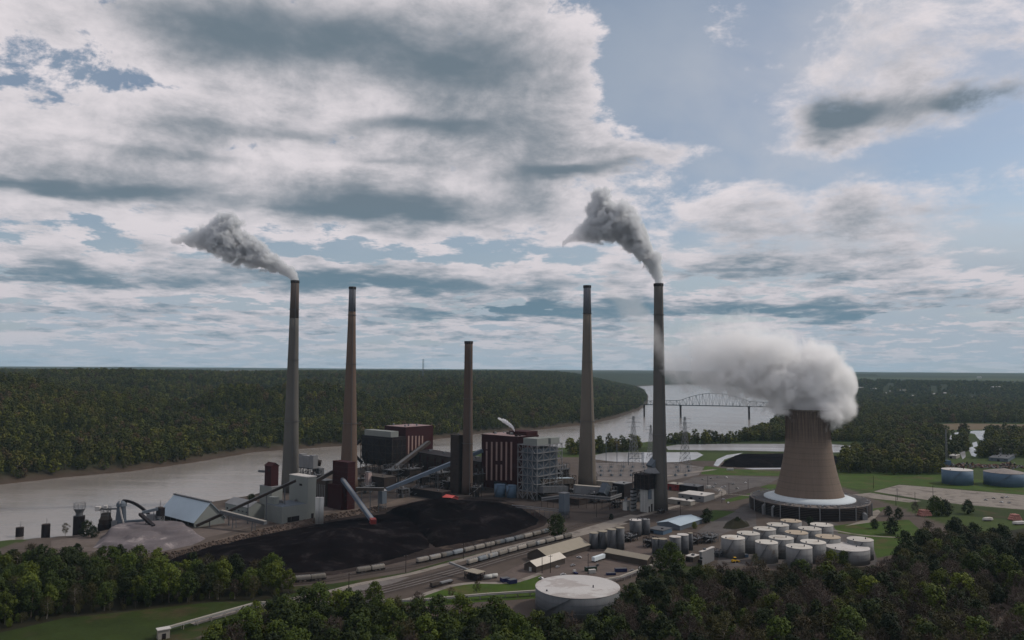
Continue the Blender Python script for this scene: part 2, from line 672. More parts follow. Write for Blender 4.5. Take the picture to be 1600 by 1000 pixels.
M_tower = mat('cooling_tower_concrete', (0.235, 0.185, 0.155), 0.95, 0.07, 0.03)
M_rail = mat('rail_steel', (0.072, 0.060, 0.054), 0.5, 0.1, 0.5)
M_ballast = mat('ballast', (0.0576, 0.0464, 0.0416), 0.95, 0.25, 0.15, fine=0.2)
M_road = mat('road_concrete', (0.1968, 0.1763, 0.1558), 0.9, 0.16, 0.06, fine=0.15, col2=(0.115, 0.10, 0.09), patch=(0.50, 0.64), pscale=0.07)
M_asph = mat('asphalt', (0.0863, 0.0788, 0.0765), 0.9, 0.25, 0.05, fine=0.2, col2=(0.070, 0.062, 0.060), patch=(0.5, 0.6), pscale=0.06)
M_gravel = mat('gravel', (0.1287, 0.1170, 0.1131), 0.95, 0.25, 0.05, fine=0.25, col2=(0.09, 0.076, 0.068), patch=(0.48, 0.66), pscale=0.04)
M_dirt = mat('dirt', (0.0975, 0.0765, 0.0630), 0.95, 0.3, 0.04, fine=0.2)
M_grass = mat('grass', (0.036, 0.064, 0.009), 0.9, 0.35, 0.05, fine=0.3, col2=(0.058, 0.056, 0.020), patch=(0.50, 0.66), pscale=0.035)
M_dgrass = mat('dull_grass', (0.022, 0.034, 0.007), 0.9, 0.35, 0.04, fine=0.3, col2=(0.045, 0.038, 0.018), patch=(0.52, 0.68), pscale=0.03)
M_coal = mat('coal', (0.0064, 0.0053, 0.0062), 0.95, 0.5, 0.03, fine=0.45, spec=0.0, col2=(0.022, 0.019, 0.020), patch=(0.50, 0.72), pscale=0.05)
M_lime = mat('limestone_heap', (0.1105, 0.0978, 0.1037), 0.95, 0.3, 0.05, fine=0.2, col2=(0.27, 0.24, 0.235), patch=(0.56, 0.70), pscale=0.05)
M_rock = mat('rock_bank', (0.0720, 0.0540, 0.0450), 0.95, 0.4, 0.12, fine=0.35)
M_carw = mat('car_paint', (0.245, 0.245, 0.252), 0.3, 0.02, 0.2, rnd=0.9, spec=0.5)
M_glass = mat('dark_glass', (0.02, 0.025, 0.03), 0.1, 0.0, 0.2, spec=0.6)
M_hopper = mat('hopper_car_paint', (0.20, 0.185, 0.165), 0.6, 0.10, 0.15, streak=0.35, rnd=0.38, col2=(0.15, 0.17, 0.19), patch=(0.5, 0.6), pscale=0.03)
M_bark = mat('bark', (0.10, 0.085, 0.07), 0.95, 0.2, 1.0)
M_barkp = mat('pale_bark', (0.176, 0.152, 0.132), 0.95, 0.2, 1.0)

# ------------------------------------------------------------------ terrain, river
rng = np.random.default_rng(7)
WATER_Z = -10.0
RIVER_PX = [(-260, 782), (0, 757), (100, 746), (200, 737), (300, 723), (400, 706), (530, 697), (640, 692), (760, 676), (845, 671),
            (920, 663), (960, 654), (1000, 640), (1012, 630), (1013, 619), (1000, 611), (978, 605), (1020, 602.4), (1060, 600.6), (1110, 600.8),
            (1200, 607), (1270, 618), (1285, 633), (1240, 652), (1190, 670), (1155, 688), (1045, 691), (1000, 696),
            (930, 701), (890, 704), (700, 712), (600, 727), (500, 747), (420, 768), (370, 784), (260, 803), (205, 819), (160, 836),
            (120, 845), (60, 850), (0, 854), (-260, 880)]
RIVER = [G(u, v, WATER_Z) for u, v in RIVER_PX]
RXY = np.array([(p.x, p.y) for p in RIVER])


def inside(poly, x, y):
    r = np.zeros(x.shape, bool)
    n = len(poly)
    for i in range(n):
        x0, y0 = poly[i]; x1, y1 = poly[(i + 1) % n]
        c = ((y0 > y) != (y1 > y))
        with np.errstate(divide='ignore', invalid='ignore'):
            r ^= c & (x < (x1 - x0) * (y - y0) / (y1 - y0 + 1e-12) + x0)
    return r


def pdist(poly, x, y, closed=True):
    d = np.full(x.shape, 1e12)
    n = len(poly)
    for i in range(n if closed else n - 1):
        ax, ay = poly[i]; bx, by = poly[(i + 1) % n]
        vx, vy = bx - ax, by - ay
        t = np.clip(((x - ax) * vx + (y - ay) * vy) / (vx * vx + vy * vy + 1e-9), 0, 1)
        d = np.minimum(d, (x - ax - t * vx) ** 2 + (y - ay - t * vy) ** 2)
    return np.sqrt(d)


_perm = rng.permutation(4096)
_gr = rng.random(4096)


def vnoise(x, y, s):
    x = x / s; y = y / s
    xi = np.floor(x).astype(int); yi = np.floor(y).astype(int)
    fx = x - xi; fy = y - yi
    fx = fx * fx * (3 - 2 * fx); fy = fy * fy * (3 - 2 * fy)

    def h(a, b):
        return _gr[(_perm[(a * 131) & 4095] + b * 57) & 4095]
    return (h(xi, yi) * (1 - fx) + h(xi + 1, yi) * fx) * (1 - fy) + (h(xi, yi + 1) * (1 - fx) + h(xi + 1, yi + 1) * fx) * fy


def fbm(x, y, s, o=4):
    t = 0; a = 0.5; n = 0
    for k in range(o):
        t = t + a * vnoise(x + 371.3 * k, y - 193.7 * k, s / 2 ** k)
        n += a
        a *= 0.5
    return t / n


def sstep(a, b, t):
    t = np.clip((t - a) / (b - a), 0, 1)
    return t * t * (3 - 2 * t)


# the far bank as an open line: everything beyond it (left / behind) is hill country
FAR = RXY[1:19]
FAR_EXT = np.vstack([[-9000.0, RXY[0][1] - 1500.0], RXY[0:18], [RXY[17][0] + 300, RXY[17][1] + 400], [4500, 9500], [4500, 60000], [-60000, 60000], [-60000, -2000]])


def height(x, y):
    ins = inside(RXY, x, y)
    d = pdist(RXY, x, y)
    far = inside(FAR_EXT, x, y)
    D = np.hypot(x, y)
    rough = (fbm(x, y, 520.0, 4) - 0.5) * 1.9
    rav = np.abs(fbm(x + 900, y, 380.0, 3) - 0.5) * 2
    hill = (66.0 * sstep(15, 420, d) ** 0.9 + 26.0 * sstep(700, 2300, d)) * (0.85 + 1.25 * rough) + 8 * sstep(0, 80, d)
    hill = hill - 52.0 * (1 - rav) ** 3 * sstep(60, 300, d) * (1 - sstep(1100, 2200, d))
    hill = np.clip(hill, 2.0, 112.0 + 10 * rough)
    far_roll = 104.0 + 40 * (fbm(x, y, 2600.0, 3) - 0.5)
    hill = hill * (1 - sstep(2500, 5200, D)) + far_roll * sstep(2500, 5200, D) * sstep(0, 700, d) ** 0.7 + 0.0
    vall = 0.0 + 2.0 * sstep(3000, 4000, D) * fbm(x, y, 300.0, 3)
    az = np.degrees(np.arctan2(x, y))
    ridge = 72.0 * sstep(5000, 6300, D + 700 * (fbm(x, y, 1500.0, 2) - 0.5)) * (0.75 + 0.7 * (fbm(x + 5000, y, 1300.0, 3) - 0.4)) * sstep(8, 16, az)
    vall = vall + ridge * (1 - sstep(8500, 12000, D)) + (98.0 + 30 * (fbm(x + 5000, y, 2600.0, 3) - 0.5)) * sstep(8500, 12000, D)
    z = np.where(far, hill, vall)
    z = z + 32.0 * sstep(8000, 20000, D)
    bank = sstep(0, 26, d)
    z = np.where(ins, -10.0 - 5.0 * sstep(0, 20, d), -10.0 * (1 - bank) + z * bank + np.where(far, 0, 0))
    return z


def build_terrain():
    rows = np.concatenate([np.linspace(-150, 250, 9)[:-1], np.geomspace(250, 26000, 430)])
    cols = np.tan(np.radians(np.linspace(-50, 50, 381)))
    Y = np.repeat(rows[:, None], len(cols), 1)
    X = cols[None, :] * np.maximum(Y, 250.0 + 0 * Y)
    Z = height(X, Y)
    nr, nc = X.shape
    co = np.stack([X, Y, Z], -1).reshape(-1, 3)
    idx = np.arange(nr * nc).reshape(nr, nc)
    q = np.stack([idx[:-1, :-1], idx[:-1, 1:], idx[1:, 1:], idx[1:, :-1]], -1).reshape(-1, 4)
    me = bpy.data.meshes.new('ground')
    me.from_pydata(co.tolist(), [], q.tolist())
    me.update()
    x = co[:, 0]; y = co[:, 1]
    D = np.hypot(x, y)
    far = inside(FAR_EXT, x, y)
    d = pdist(RXY, x, y)
    col = np.zeros((len(co), 4))
    col[:, 3] = 1
    forest = np.array([0.022, 0.027, 0.011])
    dirt = np.array([0.072, 0.058, 0.050])
    grass = np.array([0.035, 0.052, 0.013])
    field = np.array([0.05, 0.062, 0.02])
    tan = np.array([0.10, 0.082, 0.05])
    mud = np.array([0.055, 0.040, 0.031])
    base = np.where(far[:, None], forest, grass)
    plant = (~far) & (D > 470) & (D < 1330) & (x < 430) & (x > -420)
    base = np.where(plant[:, None], dirt, base)
    near = (~far) & (D <= 640)
    base = np.where((near & ~plant)[:, None], forest * 1.1, base)
    # fields on the plateau and in the valley
    fn = fbm(x, y * 0.6, 700.0, 2)
    f1 = sstep(0.60, 0.64, fn) * sstep(3700, 4300, D) * np.where(far, sstep(2200, 2700, d), 1.0)
    f2 = sstep(0.60, 0.64, fbm(x + 4000, y * 0.6 + 900, 800.0, 2)) * sstep(3900, 4500, D) * np.where(far, 0.8 * sstep(2200, 2700, d), 0.0)
    f0 = sstep(0.62, 0.56, fn) * sstep(1500, 2400, D)
    base = base * (1 - f0[:, None]) + forest * f0[:, None]
    base = base * (1 - f1[:, None]) + field * f1[:, None]
    base = base * (1 - f2[:, None]) + tan * f2[:, None]
    b = (1 - sstep(4, 30, d))[:, None]
    base = base * (1 - b) + mud * b
    fade = (1 - 0.55 * sstep(6000, 12000, D))[:, None]
    base = base * fade + forest * (1 - fade)
    col[:, :3] = base
    at = me.color_attributes.new('soil', 'FLOAT_COLOR', 'POINT')
    at.data.foreach_set('color', col.ravel())
    m = bpy.data.materials.new('ground')
    m.use_nodes = True
    nt = m.node_tree
    N = NT(nt)
    a = nt.nodes.new('ShaderNodeAttribute')
    a.attribute_name = 'soil'
    g = nt.nodes.new('ShaderNodeNewGeometry')
    n1 = N.noise(g.outputs['Position'], 0.05, 6.0, 0.65)
    n2 = N.noise(g.outputs['Position'], 0.006, 4.0, 0.6)
    f = N.add(N.mul(n1, 0.9), N.mul(n2, 0.9))
    nt.links.new(N.scale(a.outputs['Color'], N.add(f, 0.1)), nt.nodes['Principled BSDF'].inputs['Base Color'])
    nt.nodes['Principled BSDF'].inputs['Roughness'].default_value = 0.95
    nt.nodes['Principled BSDF'].inputs['Specular IOR Level'].default_value = 0.1
    me.materials.append(m)
    for p in me.polygons:
        p.use_smooth = True
    o = bpy.data.objects.new('ground', me)
    COL.objects.link(o)
    o['kind'] = 'structure'


def water_mat(name, col, rough=0.28):
    m = bpy.data.materials.new(name)
    m.use_nodes = True
    nt = m.node_tree
    N = NT(nt)
    b = nt.nodes['Principled BSDF']
    g = nt.nodes.new('ShaderNodeNewGeometry')
    mp = nt.nodes.new('ShaderNodeMapping')
    mp.inputs['Scale'].default_value = (0.006, 0.02, 0.02)
    mp.inputs['Rotation'].default_value = (0, 0, 0.5)
    nt.links.new(g.outputs['Position'], mp.inputs[0])
    n = N.noise(mp.outputs[0], 1.0, 5.0, 0.6)
    nt.links.new(N.scale(col, N.add(0.7, N.mul(n, 0.6))), b.inputs['Base Color'])
    nt.links.new(N.add(rough - 0.10, N.mul(n, 0.2)), b.inputs['Roughness'])
    b.inputs['IOR'].default_value = 1.33
    b.inputs['Specular IOR Level'].default_value = 0.5
    bp = nt.nodes.new('ShaderNodeBump')
    bp.inputs['Strength'].default_value = 0.25
    bp.inputs['Distance'].default_value = 0.4
    nt.links.new(N.noise(g.outputs['Position'], 0.25, 4.0, 0.6), bp.inputs['Height'])
    nt.links.new(bp.outputs[0], b.inputs['Normal'])
    return m


M_river = water_mat('river_water', (0.19, 0.172, 0.158), 0.20)
M_pond = water_mat('pond_water', (0.30, 0.30, 0.31), 0.22)


def build_river():
    bm = bmesh.new()
    x0, x1 = RXY[:, 0].min() - 200, RXY[:, 0].max() + 200
    y0, y1 = RXY[:, 1].min() - 100, RXY[:, 1].max() + 300
    # a level sheet just wider than the bed; the banks rise through it
    big = [(p.x, p.y) for p in RIVER]
    vs = [bm.verts.new((px, py, WATER_Z)) for px, py in big]
    f = bm.faces.new(vs)
    bmesh.ops.triangulate(bm, faces=[f])
    for f in bm.faces:
        if f.normal.z < 0:
            f.normal_flip()
    me = bpy.data.meshes.new('river')
    bm.to_mesh(me)
    bm.free()
    me.materials.append(M_river)
    o = bpy.data.objects.new('river', me)
    COL.objects.link(o)
    o['kind'] = 'structure'


build_terrain()
build_river()

# ------------------------------------------------------------------ tree shapes
GREENS = [(0.030, 0.045, 0.012), (0.042, 0.065, 0.013), (0.060, 0.085, 0.018), (0.050, 0.052, 0.020), (0.060, 0.048, 0.030)]
M_leaf = leafmat('spring_leaf', [(0.018, 0.028, 0.006), (0.028, 0.043, 0.007), (0.044, 0.064, 0.009), (0.080, 0.098, 0.012)])
M_leafd = leafmat('dark_leaf', [(0.010, 0.016, 0.005), (0.015, 0.023, 0.006), (0.021, 0.029, 0.008)])
M_bud = leafmat('budding_leaf', [(0.044, 0.036, 0.020), (0.054, 0.054, 0.016), (0.044, 0.034, 0.025)])
M_twig = leafmat('bare_twig', [(0.060, 0.044, 0.037), (0.078, 0.059, 0.049), (0.050, 0.040, 0.030)])
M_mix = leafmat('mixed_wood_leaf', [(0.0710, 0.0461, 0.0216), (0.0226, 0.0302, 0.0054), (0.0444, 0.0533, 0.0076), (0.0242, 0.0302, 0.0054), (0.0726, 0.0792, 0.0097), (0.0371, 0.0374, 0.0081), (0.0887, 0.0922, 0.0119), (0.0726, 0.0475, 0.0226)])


def tree_shape(seed, H=20.0, R=7.0, base=0.22, clumps=26, per=60, leaf=1.0, bare=0.0, twigs=0, rag=0.6):
    r = random.Random(seed)
    tr = MB()
    cr = MB()

    def limb(p, q, r0, r1):
        tr_seg(tr, p, q, r0, r1)
    top = Vector((r.uniform(-1, 1) * H * 0.04, r.uniform(-1, 1) * H * 0.04, H * 0.72))
    mid = top * 0.5 + Vector((r.uniform(-.4, .4), r.uniform(-.4, .4), 0))
    limb(Vector((0, 0, -0.4)), mid, H * 0.018 + 0.05, H * 0.012)
    limb(mid, top, H * 0.012, H * 0.005)
    cent = []
    for k in range(clumps):
        t = (k + 0.5) / clumps
        zz = base + (0.97 - base) * (t ** 0.85)
        prof = math.sin(math.pi * min(1.0, max(0.06, (zz - base + 0.10) / (1.10 - base)))) ** 0.7
        a = k * 2.399 + r.uniform(-.5, .5)
        rad = R * prof * math.sqrt(r.uniform(0.12, 1.0)) * 0.82
        c = Vector((math.cos(a) * rad, math.sin(a) * rad, zz * H + r.uniform(-.6, .6)))
        cent.append((c, R * r.uniform(0.24, 0.42) * (0.6 + 0.4 * prof)))
        s = mid.lerp(top, min(1, max(0, (zz - 0.36) / 0.4))) if zz > 0.36 else mid * (zz / 0.36 * 0.8)
        if k % 2 == 0 or bare:
            limb(s, c, H * 0.005 + 0.02, 0.04)
    for c, rc in cent:
        for j in range(int(per * (1 - bare))):
            d = Vector((r.gauss(0, 1), r.gauss(0, 1), r.gauss(0, 1) * 0.8 + 0.12)).normalized()
            p = c + d * rc * (r.random() ** 0.45)
            n = (d + (c - Vector((0, 0, H * 0.55))) / R * 0.6 + Vector((r.gauss(0, rag), r.gauss(0, rag), r.gauss(0, rag) + 0.25))).normalized()
            s = n.orthogonal().normalized()
            s.rotate(Matrix.Rotation(r.uniform(0, 6.28), 3, n))
            t = n.cross(s)
            w = leaf * r.uniform(0.55, 1.2) * 0.5
            h = w * r.uniform(0.5, 0.9)
            cr.quad(p - s * w, p - t * h, p + s * w, p + t * h)
        for j in range(twigs):
            d = Vector((r.gauss(0, 1), r.gauss(0, 1), abs(r.gauss(0, 1)) * 0.9 + 0.2)).normalized()
            p = c + Vector((r.gauss(0, 1), r.gauss(0, 1), r.gauss(0, 1))) * rc * 0.35
            q = p + d * rc * r.uniform(0.6, 1.3)
            s = d.orthogonal().normalized()
            s.rotate(Matrix.Rotation(r.uniform(0, 6.28), 3, d))
            w = 0.06 + 0.05 * leaf
            cr.quad(p - s * w, p + s * w, q + s * w * 0.3, q - s * w * 0.3)
            m2 = p.lerp(q, 0.5)
            q2 = m2 + (d + s * r.choice((-1, 1)) * 0.9).normalized() * rc * 0.5
            cr.quad(m2 - d * w * 0.8, m2 + d * w * 0.8, q2 + d * w * 0.2, q2 - d * w * 0.2)
    return tr, cr


def tr_seg(b, p, q, r0, r1, seg=5):
    d = (q - p)
    if d.length < 1e-3:
        return
    d.normalize()
    s = d.orthogonal().normalized()
    t = d.cross(s)
    i = len(b.v)
    for e, rr in ((p, r0), (q, r1)):
        for k in range(seg):
            a = 2 * math.pi * k / seg
            b.v.append(tuple(e + s * (rr * math.cos(a)) + t * (rr * math.sin(a))))
    for k in range(seg):
        a, c = i + k, i + (k + 1) % seg
        b.f.append((a, c, c + seg, a + seg))


SHAPES = []      # (kind, trunk mesh, crown mesh)


def mesh_of(b, name, material):
    me = bpy.data.meshes.new(name)
    me.from_pydata(b.v, [], b.f)
    me.update()
    me.materials.append(material)
    return me


def two_mat(tr, cr, name, mt, mc):
    me = bpy.data.meshes.new(name)
    n = len(tr.v)
    me.from_pydata(tr.v + cr.v, [], tr.f + [tuple(i + n for i in f) for f in cr.f])
    me.materials.append(mt); me.materials.append(mc)
    k = len(tr.f)
    for i, p in enumerate(me.polygons):
        p.material_index = 0 if i < k else 1
    me.update()
    return me


def make_shapes():
    spec = [('leafy', M_leaf, M_bark, dict(H=19, R=7.2, clumps=30, per=62, leaf=1.15)),
            ('leafy', M_leaf, M_bark, dict(H=16, R=6.5, clumps=26, per=62, leaf=1.05)),
            ('leafy', M_leaf, M_bark, dict(H=22, R=7.5, clumps=34, per=58, leaf=1.2)),
            ('dark', M_leafd, M_bark, dict(H=18, R=6.4, clumps=30, per=70, leaf=1.1)),
            ('dark', M_leafd, M_bark, dict(H=21, R=6.8, clumps=32, per=66, leaf=1.15)),
            ('budding', M_bud, M_bark, dict(H=19, R=6.5, clumps=26, per=20, leaf=0.9, twigs=16)),
            ('budding', M_bud, M_barkp, dict(H=17, R=6.0, clumps=24, per=24, leaf=0.85, twigs=14)),
            ('bare', M_twig, M_barkp, dict(H=20, R=6.5, clumps=26, per=0, leaf=1.0, twigs=26, base=0.3)),
            ('bare', M_twig, M_bark, dict(H=18, R=6.2, clumps=28, per=4, leaf=0.8, twigs=24, base=0.28))]
    for i, (k, ml, mb, kw) in enumerate(spec):
        tr, cr = tree_shape(100 + i, **kw)
        SHAPES.append((k, mesh_of(tr, 'trunk', mb), mesh_of(cr, 'crown', ml), two_mat(tr, cr, 'tree', mb, ml)))


make_shapes()
FAR_SHAPES = []
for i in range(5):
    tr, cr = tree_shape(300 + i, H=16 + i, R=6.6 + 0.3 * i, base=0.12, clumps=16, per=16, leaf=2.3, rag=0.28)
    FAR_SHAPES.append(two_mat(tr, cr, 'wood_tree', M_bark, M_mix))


def scatter(name, meshes, pts, label, cat):
    """a wood nobody could count: points carrying tree shapes, one object"""
    hid = bpy.data.collections.new(name + '_shapes')
    for i, me in enumerate(meshes):
        o = bpy.data.objects.new('%s_shape_%02d' % (name, i), me)
        hid.objects.link(o)
    P = np.array([(p[0], p[1], p[2]) for p in pts])
    me = bpy.data.meshes.new(name)
    me.from_pydata(P.tolist(), [], [])
    n = len(pts)
    for an, ty, k in (('sc', 'FLOAT', 3), ('rot', 'FLOAT', 4), ('idx', 'INT', 5)):
        a = me.attributes.new(an, ty, 'POINT')
        a.data.foreach_set('value', np.array([p[k] for p in pts], dtype=np.int32 if ty == 'INT' else np.float32))
    o = bpy.data.objects.new(name, me)
    COL.objects.link(o)
    ng = bpy.data.node_groups.new(name, 'GeometryNodeTree')
    ng.interface.new_socket('Geometry', in_out='INPUT', socket_type='NodeSocketGeometry')
    ng.interface.new_socket('Geometry', in_out='OUTPUT', socket_type='NodeSocketGeometry')
    gi = ng.nodes.new('NodeGroupInput'); go = ng.nodes.new('NodeGroupOutput')
    mp = ng.nodes.new('GeometryNodeMeshToPoints')
    ip = ng.nodes.new('GeometryNodeInstanceOnPoints')
    ci = ng.nodes.new('GeometryNodeCollectionInfo')
    ci.inputs['Collection'].default_value = hid
    ci.inputs['Separate Children'].default_value = True
    ci.inputs['Reset Children'].default_value = True

    def named(nm, ty):
        a = ng.nodes.new('GeometryNodeInputNamedAttribute')
        a.data_type = ty
        a.inputs[0].default_value = nm
        return a.outputs[0]
    cx = ng.nodes.new('ShaderNodeCombineXYZ')
    ng.links.new(named('rot', 'FLOAT'), cx.inputs[2])
    ng.links.new(gi.outputs[0], mp.inputs[0])
    ng.links.new(mp.outputs[0], ip.inputs['Points'])
    ng.links.new(ci.outputs[0], ip.inputs['Instance'])
    ip.inputs['Pick Instance'].default_value = True
    ng.links.new(named('idx', 'INT'), ip.inputs['Instance Index'])
    ng.links.new(cx.outputs[0], ip.inputs['Rotation'])
    ng.links.new(named('sc', 'FLOAT'), ip.inputs['Scale'])
    ng.links.new(ip.outputs[0], go.inputs[0])
    md = o.modifiers.new('scatter', 'NODES')
    md.node_group = ng
    o['kind'] = 'stuff'
    o['label'] = label
    o['category'] = cat
    return o


def polyw(px, z=0.0):
    return np.array([(p.x, p.y) for p in (G(u, v, z) for u, v in px)])


WETS_PX = [[(1482, 682), (1487, 680), (1488, 686), (1484, 689), (1481, 686)],
           [(1511, 676), (1520, 673), (1542, 673), (1540, 688), (1534, 690), (1527, 684), (1523, 678)],
           [(1519, 692), (1526, 690), (1528, 697), (1521, 699)],
           [(1512, 700), (1520, 698), (1528, 706), (1524, 714), (1518, 712)],
           [(1499, 706), (1508, 705), (1509, 714), (1504, 718)],
           [(1560, 698), (1567, 697), (1568, 709), (1563, 708)],
           [(1490, 676.5), (1500, 675), (1500, 678), (1490, 679)]]
TOWN_PX = [(1411, 611.5, 40), (1427, 620, 30), (1385, 616, 30), (1393, 613, 26), (1460, 617, 26), (1491, 622, 40), (1556, 606, 60), (1476, 616, 22), (1345, 607, 34), (1365, 609, 34), (1530, 590, 40), (1520, 622, 24)]
RIGHTW = [polyw([(1150, 690), (1190, 672), (1240, 653), (1290, 634), (1290, 620), (1640, 626), (1640, 662), (1470, 664), (1460, 668), (1480, 676), (1640, 676),
                 (1640, 716), (1560, 716), (1470, 716), (1478, 742), (1400, 742), (1310, 738), (1318, 716), (1395, 706), (1370, 694), (1330, 690)]),
          polyw([(1035, 692), (1155, 689), (1155, 693), (1035, 696)]),
          polyw([(890, 706), (1000, 698), (1000, 704), (890, 712)])]
def drop(w, k=9):
    v1 = max(v for u, v in w)
    u0, u1 = min(u for u, v in w), max(u for u, v in w)
    v0 = min(v for u, v in w)
    return [(u0 - 1, v0), (u1 + 1, v0), (u1 + 1, v1 + k), (u0 - 1, v1 + k)]


FIELD_PX = [(1455, 663), (1500, 661.5), (1660, 664), (1660, 671), (1540, 671.5), (1470, 672)]
NOWOOD = [polyw(drop(w, 13)) for w in WETS_PX] + [polyw(drop(FIELD_PX, 7)), polyw([(1378, 633), (1450, 632), (1452, 640), (1380, 641)])] + [polyw([(u - 6, v - .6), (u + 6, v - .6), (u + 5, v + 3.4), (u - 5, v + 3.4)]) for u, v, L in TOWN_PX] + [polyw([(1035, 694.5), (1150, 694), (1300, 694), (1378, 698), (1372, 706), (1300, 709), (1035, 709)])]
NEARW = [polyw([(-160, 893), (0, 889), (100, 888), (250, 896), (330, 905), (420, 908), (462, 925), (440, 935), (330, 938), (240, 948), (100, 962), (0, 985), (-160, 1010)]),
         polyw([(375, 1008), (430, 974), (560, 977), (640, 981), (760, 990), (850, 1014), (960, 1010), (970, 1100), (250, 1100)]),
         polyw([(965, 985), (1010, 938), (1060, 926), (1130, 931), (1250, 925), (1380, 914), (1415, 870), (1440, 846), (1490, 830), (1600, 831), (1740, 836), (1740, 1100), (965, 1100)])]
PATH_PX = [(1545, 1010), (1560, 975), (1580, 955), (1560, 942), (1530, 934)]
PATHW = polyw(PATH_PX)


def jit(x0, x1, y0, y1, s):
    gx, gy = np.meshgrid(np.arange(x0, x1, s), np.arange(y0, y1, s))
    x = gx.ravel() + rng.uniform(-.5, .5, gx.size) * s * 0.95
    y = gy.ravel() + rng.uniform(-.5, .5, gx.size) * s * 0.95
    return x, y


def plant_woods():
    pts = []
    # hill country across the river
    for (d0, d1, s, sc) in ((700, 2000, 10.8, 1.18), (2000, 3600, 14.0, 1.3), (3600, 7000, 20.0, 1.25)):
        w = d1 * 0.78
        x, y = jit(-w, w, d0 * 0.72, d1, s)
        D = np.hypot(x, y)
        k = (D >= d0) & (D < d1) & (np.abs(x) < 0.76 * y + 60)
        x, y, D = x[k], y[k], D[k]
        far = inside(FAR_EXT, x, y) & ~inside(RXY, x, y)
        d = pdist(RXY, x, y)
        fn = fbm(x, y * 0.6, 700.0, 2)
        f2 = fbm(x + 4000, y * 0.6 + 900, 800.0, 2)
        field = ((fn > 0.60) & (D > 3900)) | ((f2 > 0.60) & (D > 4100))
        field &= (d > 2400) | ~far
        ok = far & (d > 9) & ~field
        # the other side, beyond the plant
        rw = np.zeros(x.shape, bool)
        for p in RIGHTW:
            rw |= inside(p, x, y)
        for p in NOWOOD:
            rw &= ~inside(p, x, y)
        valley = (~inside(FAR_EXT, x, y)) & (D > 2600) & (fn < 0.565) & ~inside(RXY, x, y) & (d > 15)
        for p in NOWOOD:
            valley &= ~inside(p, x, y)
        ok |= (rw & (d > 6) & ~inside(RXY, x, y)) | valley
        x, y = x[ok], y[ok]
        z = height(x, y)
        for i in range(len(x)):
            pts.append((x[i], y[i], z[i] - 0.6, sc * rng.choice([rng.uniform(0.5, 0.85), rng.uniform(0.8, 1.3)]), rng.uniform(0, 6.28), int(rng.integers(0, 5))))
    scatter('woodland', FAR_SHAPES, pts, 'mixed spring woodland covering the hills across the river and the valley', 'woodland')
    return len(pts)


NW = plant_woods()
print('woodland', NW)


def zone_of(x, y):
    u, v = PX((x, y, 0))
    return u, v


def ordinal(n):
    w = ['first', 'second', 'third', 'fourth', 'fifth', 'sixth', 'seventh', 'eighth', 'ninth', 'tenth', 'eleventh', 'twelfth', 'thirteenth',
         'fourteenth', 'fifteenth', 'sixteenth', 'seventeenth', 'eighteenth', 'nineteenth']
    if n < 20:
        return w[n - 1]
    t = ['twenty', 'thirty', 'forty', 'fifty'][n // 10 - 2]
    return (t[:-1] + 'ieth') if n % 10 == 0 else t + '-' + w[n % 10 - 1]


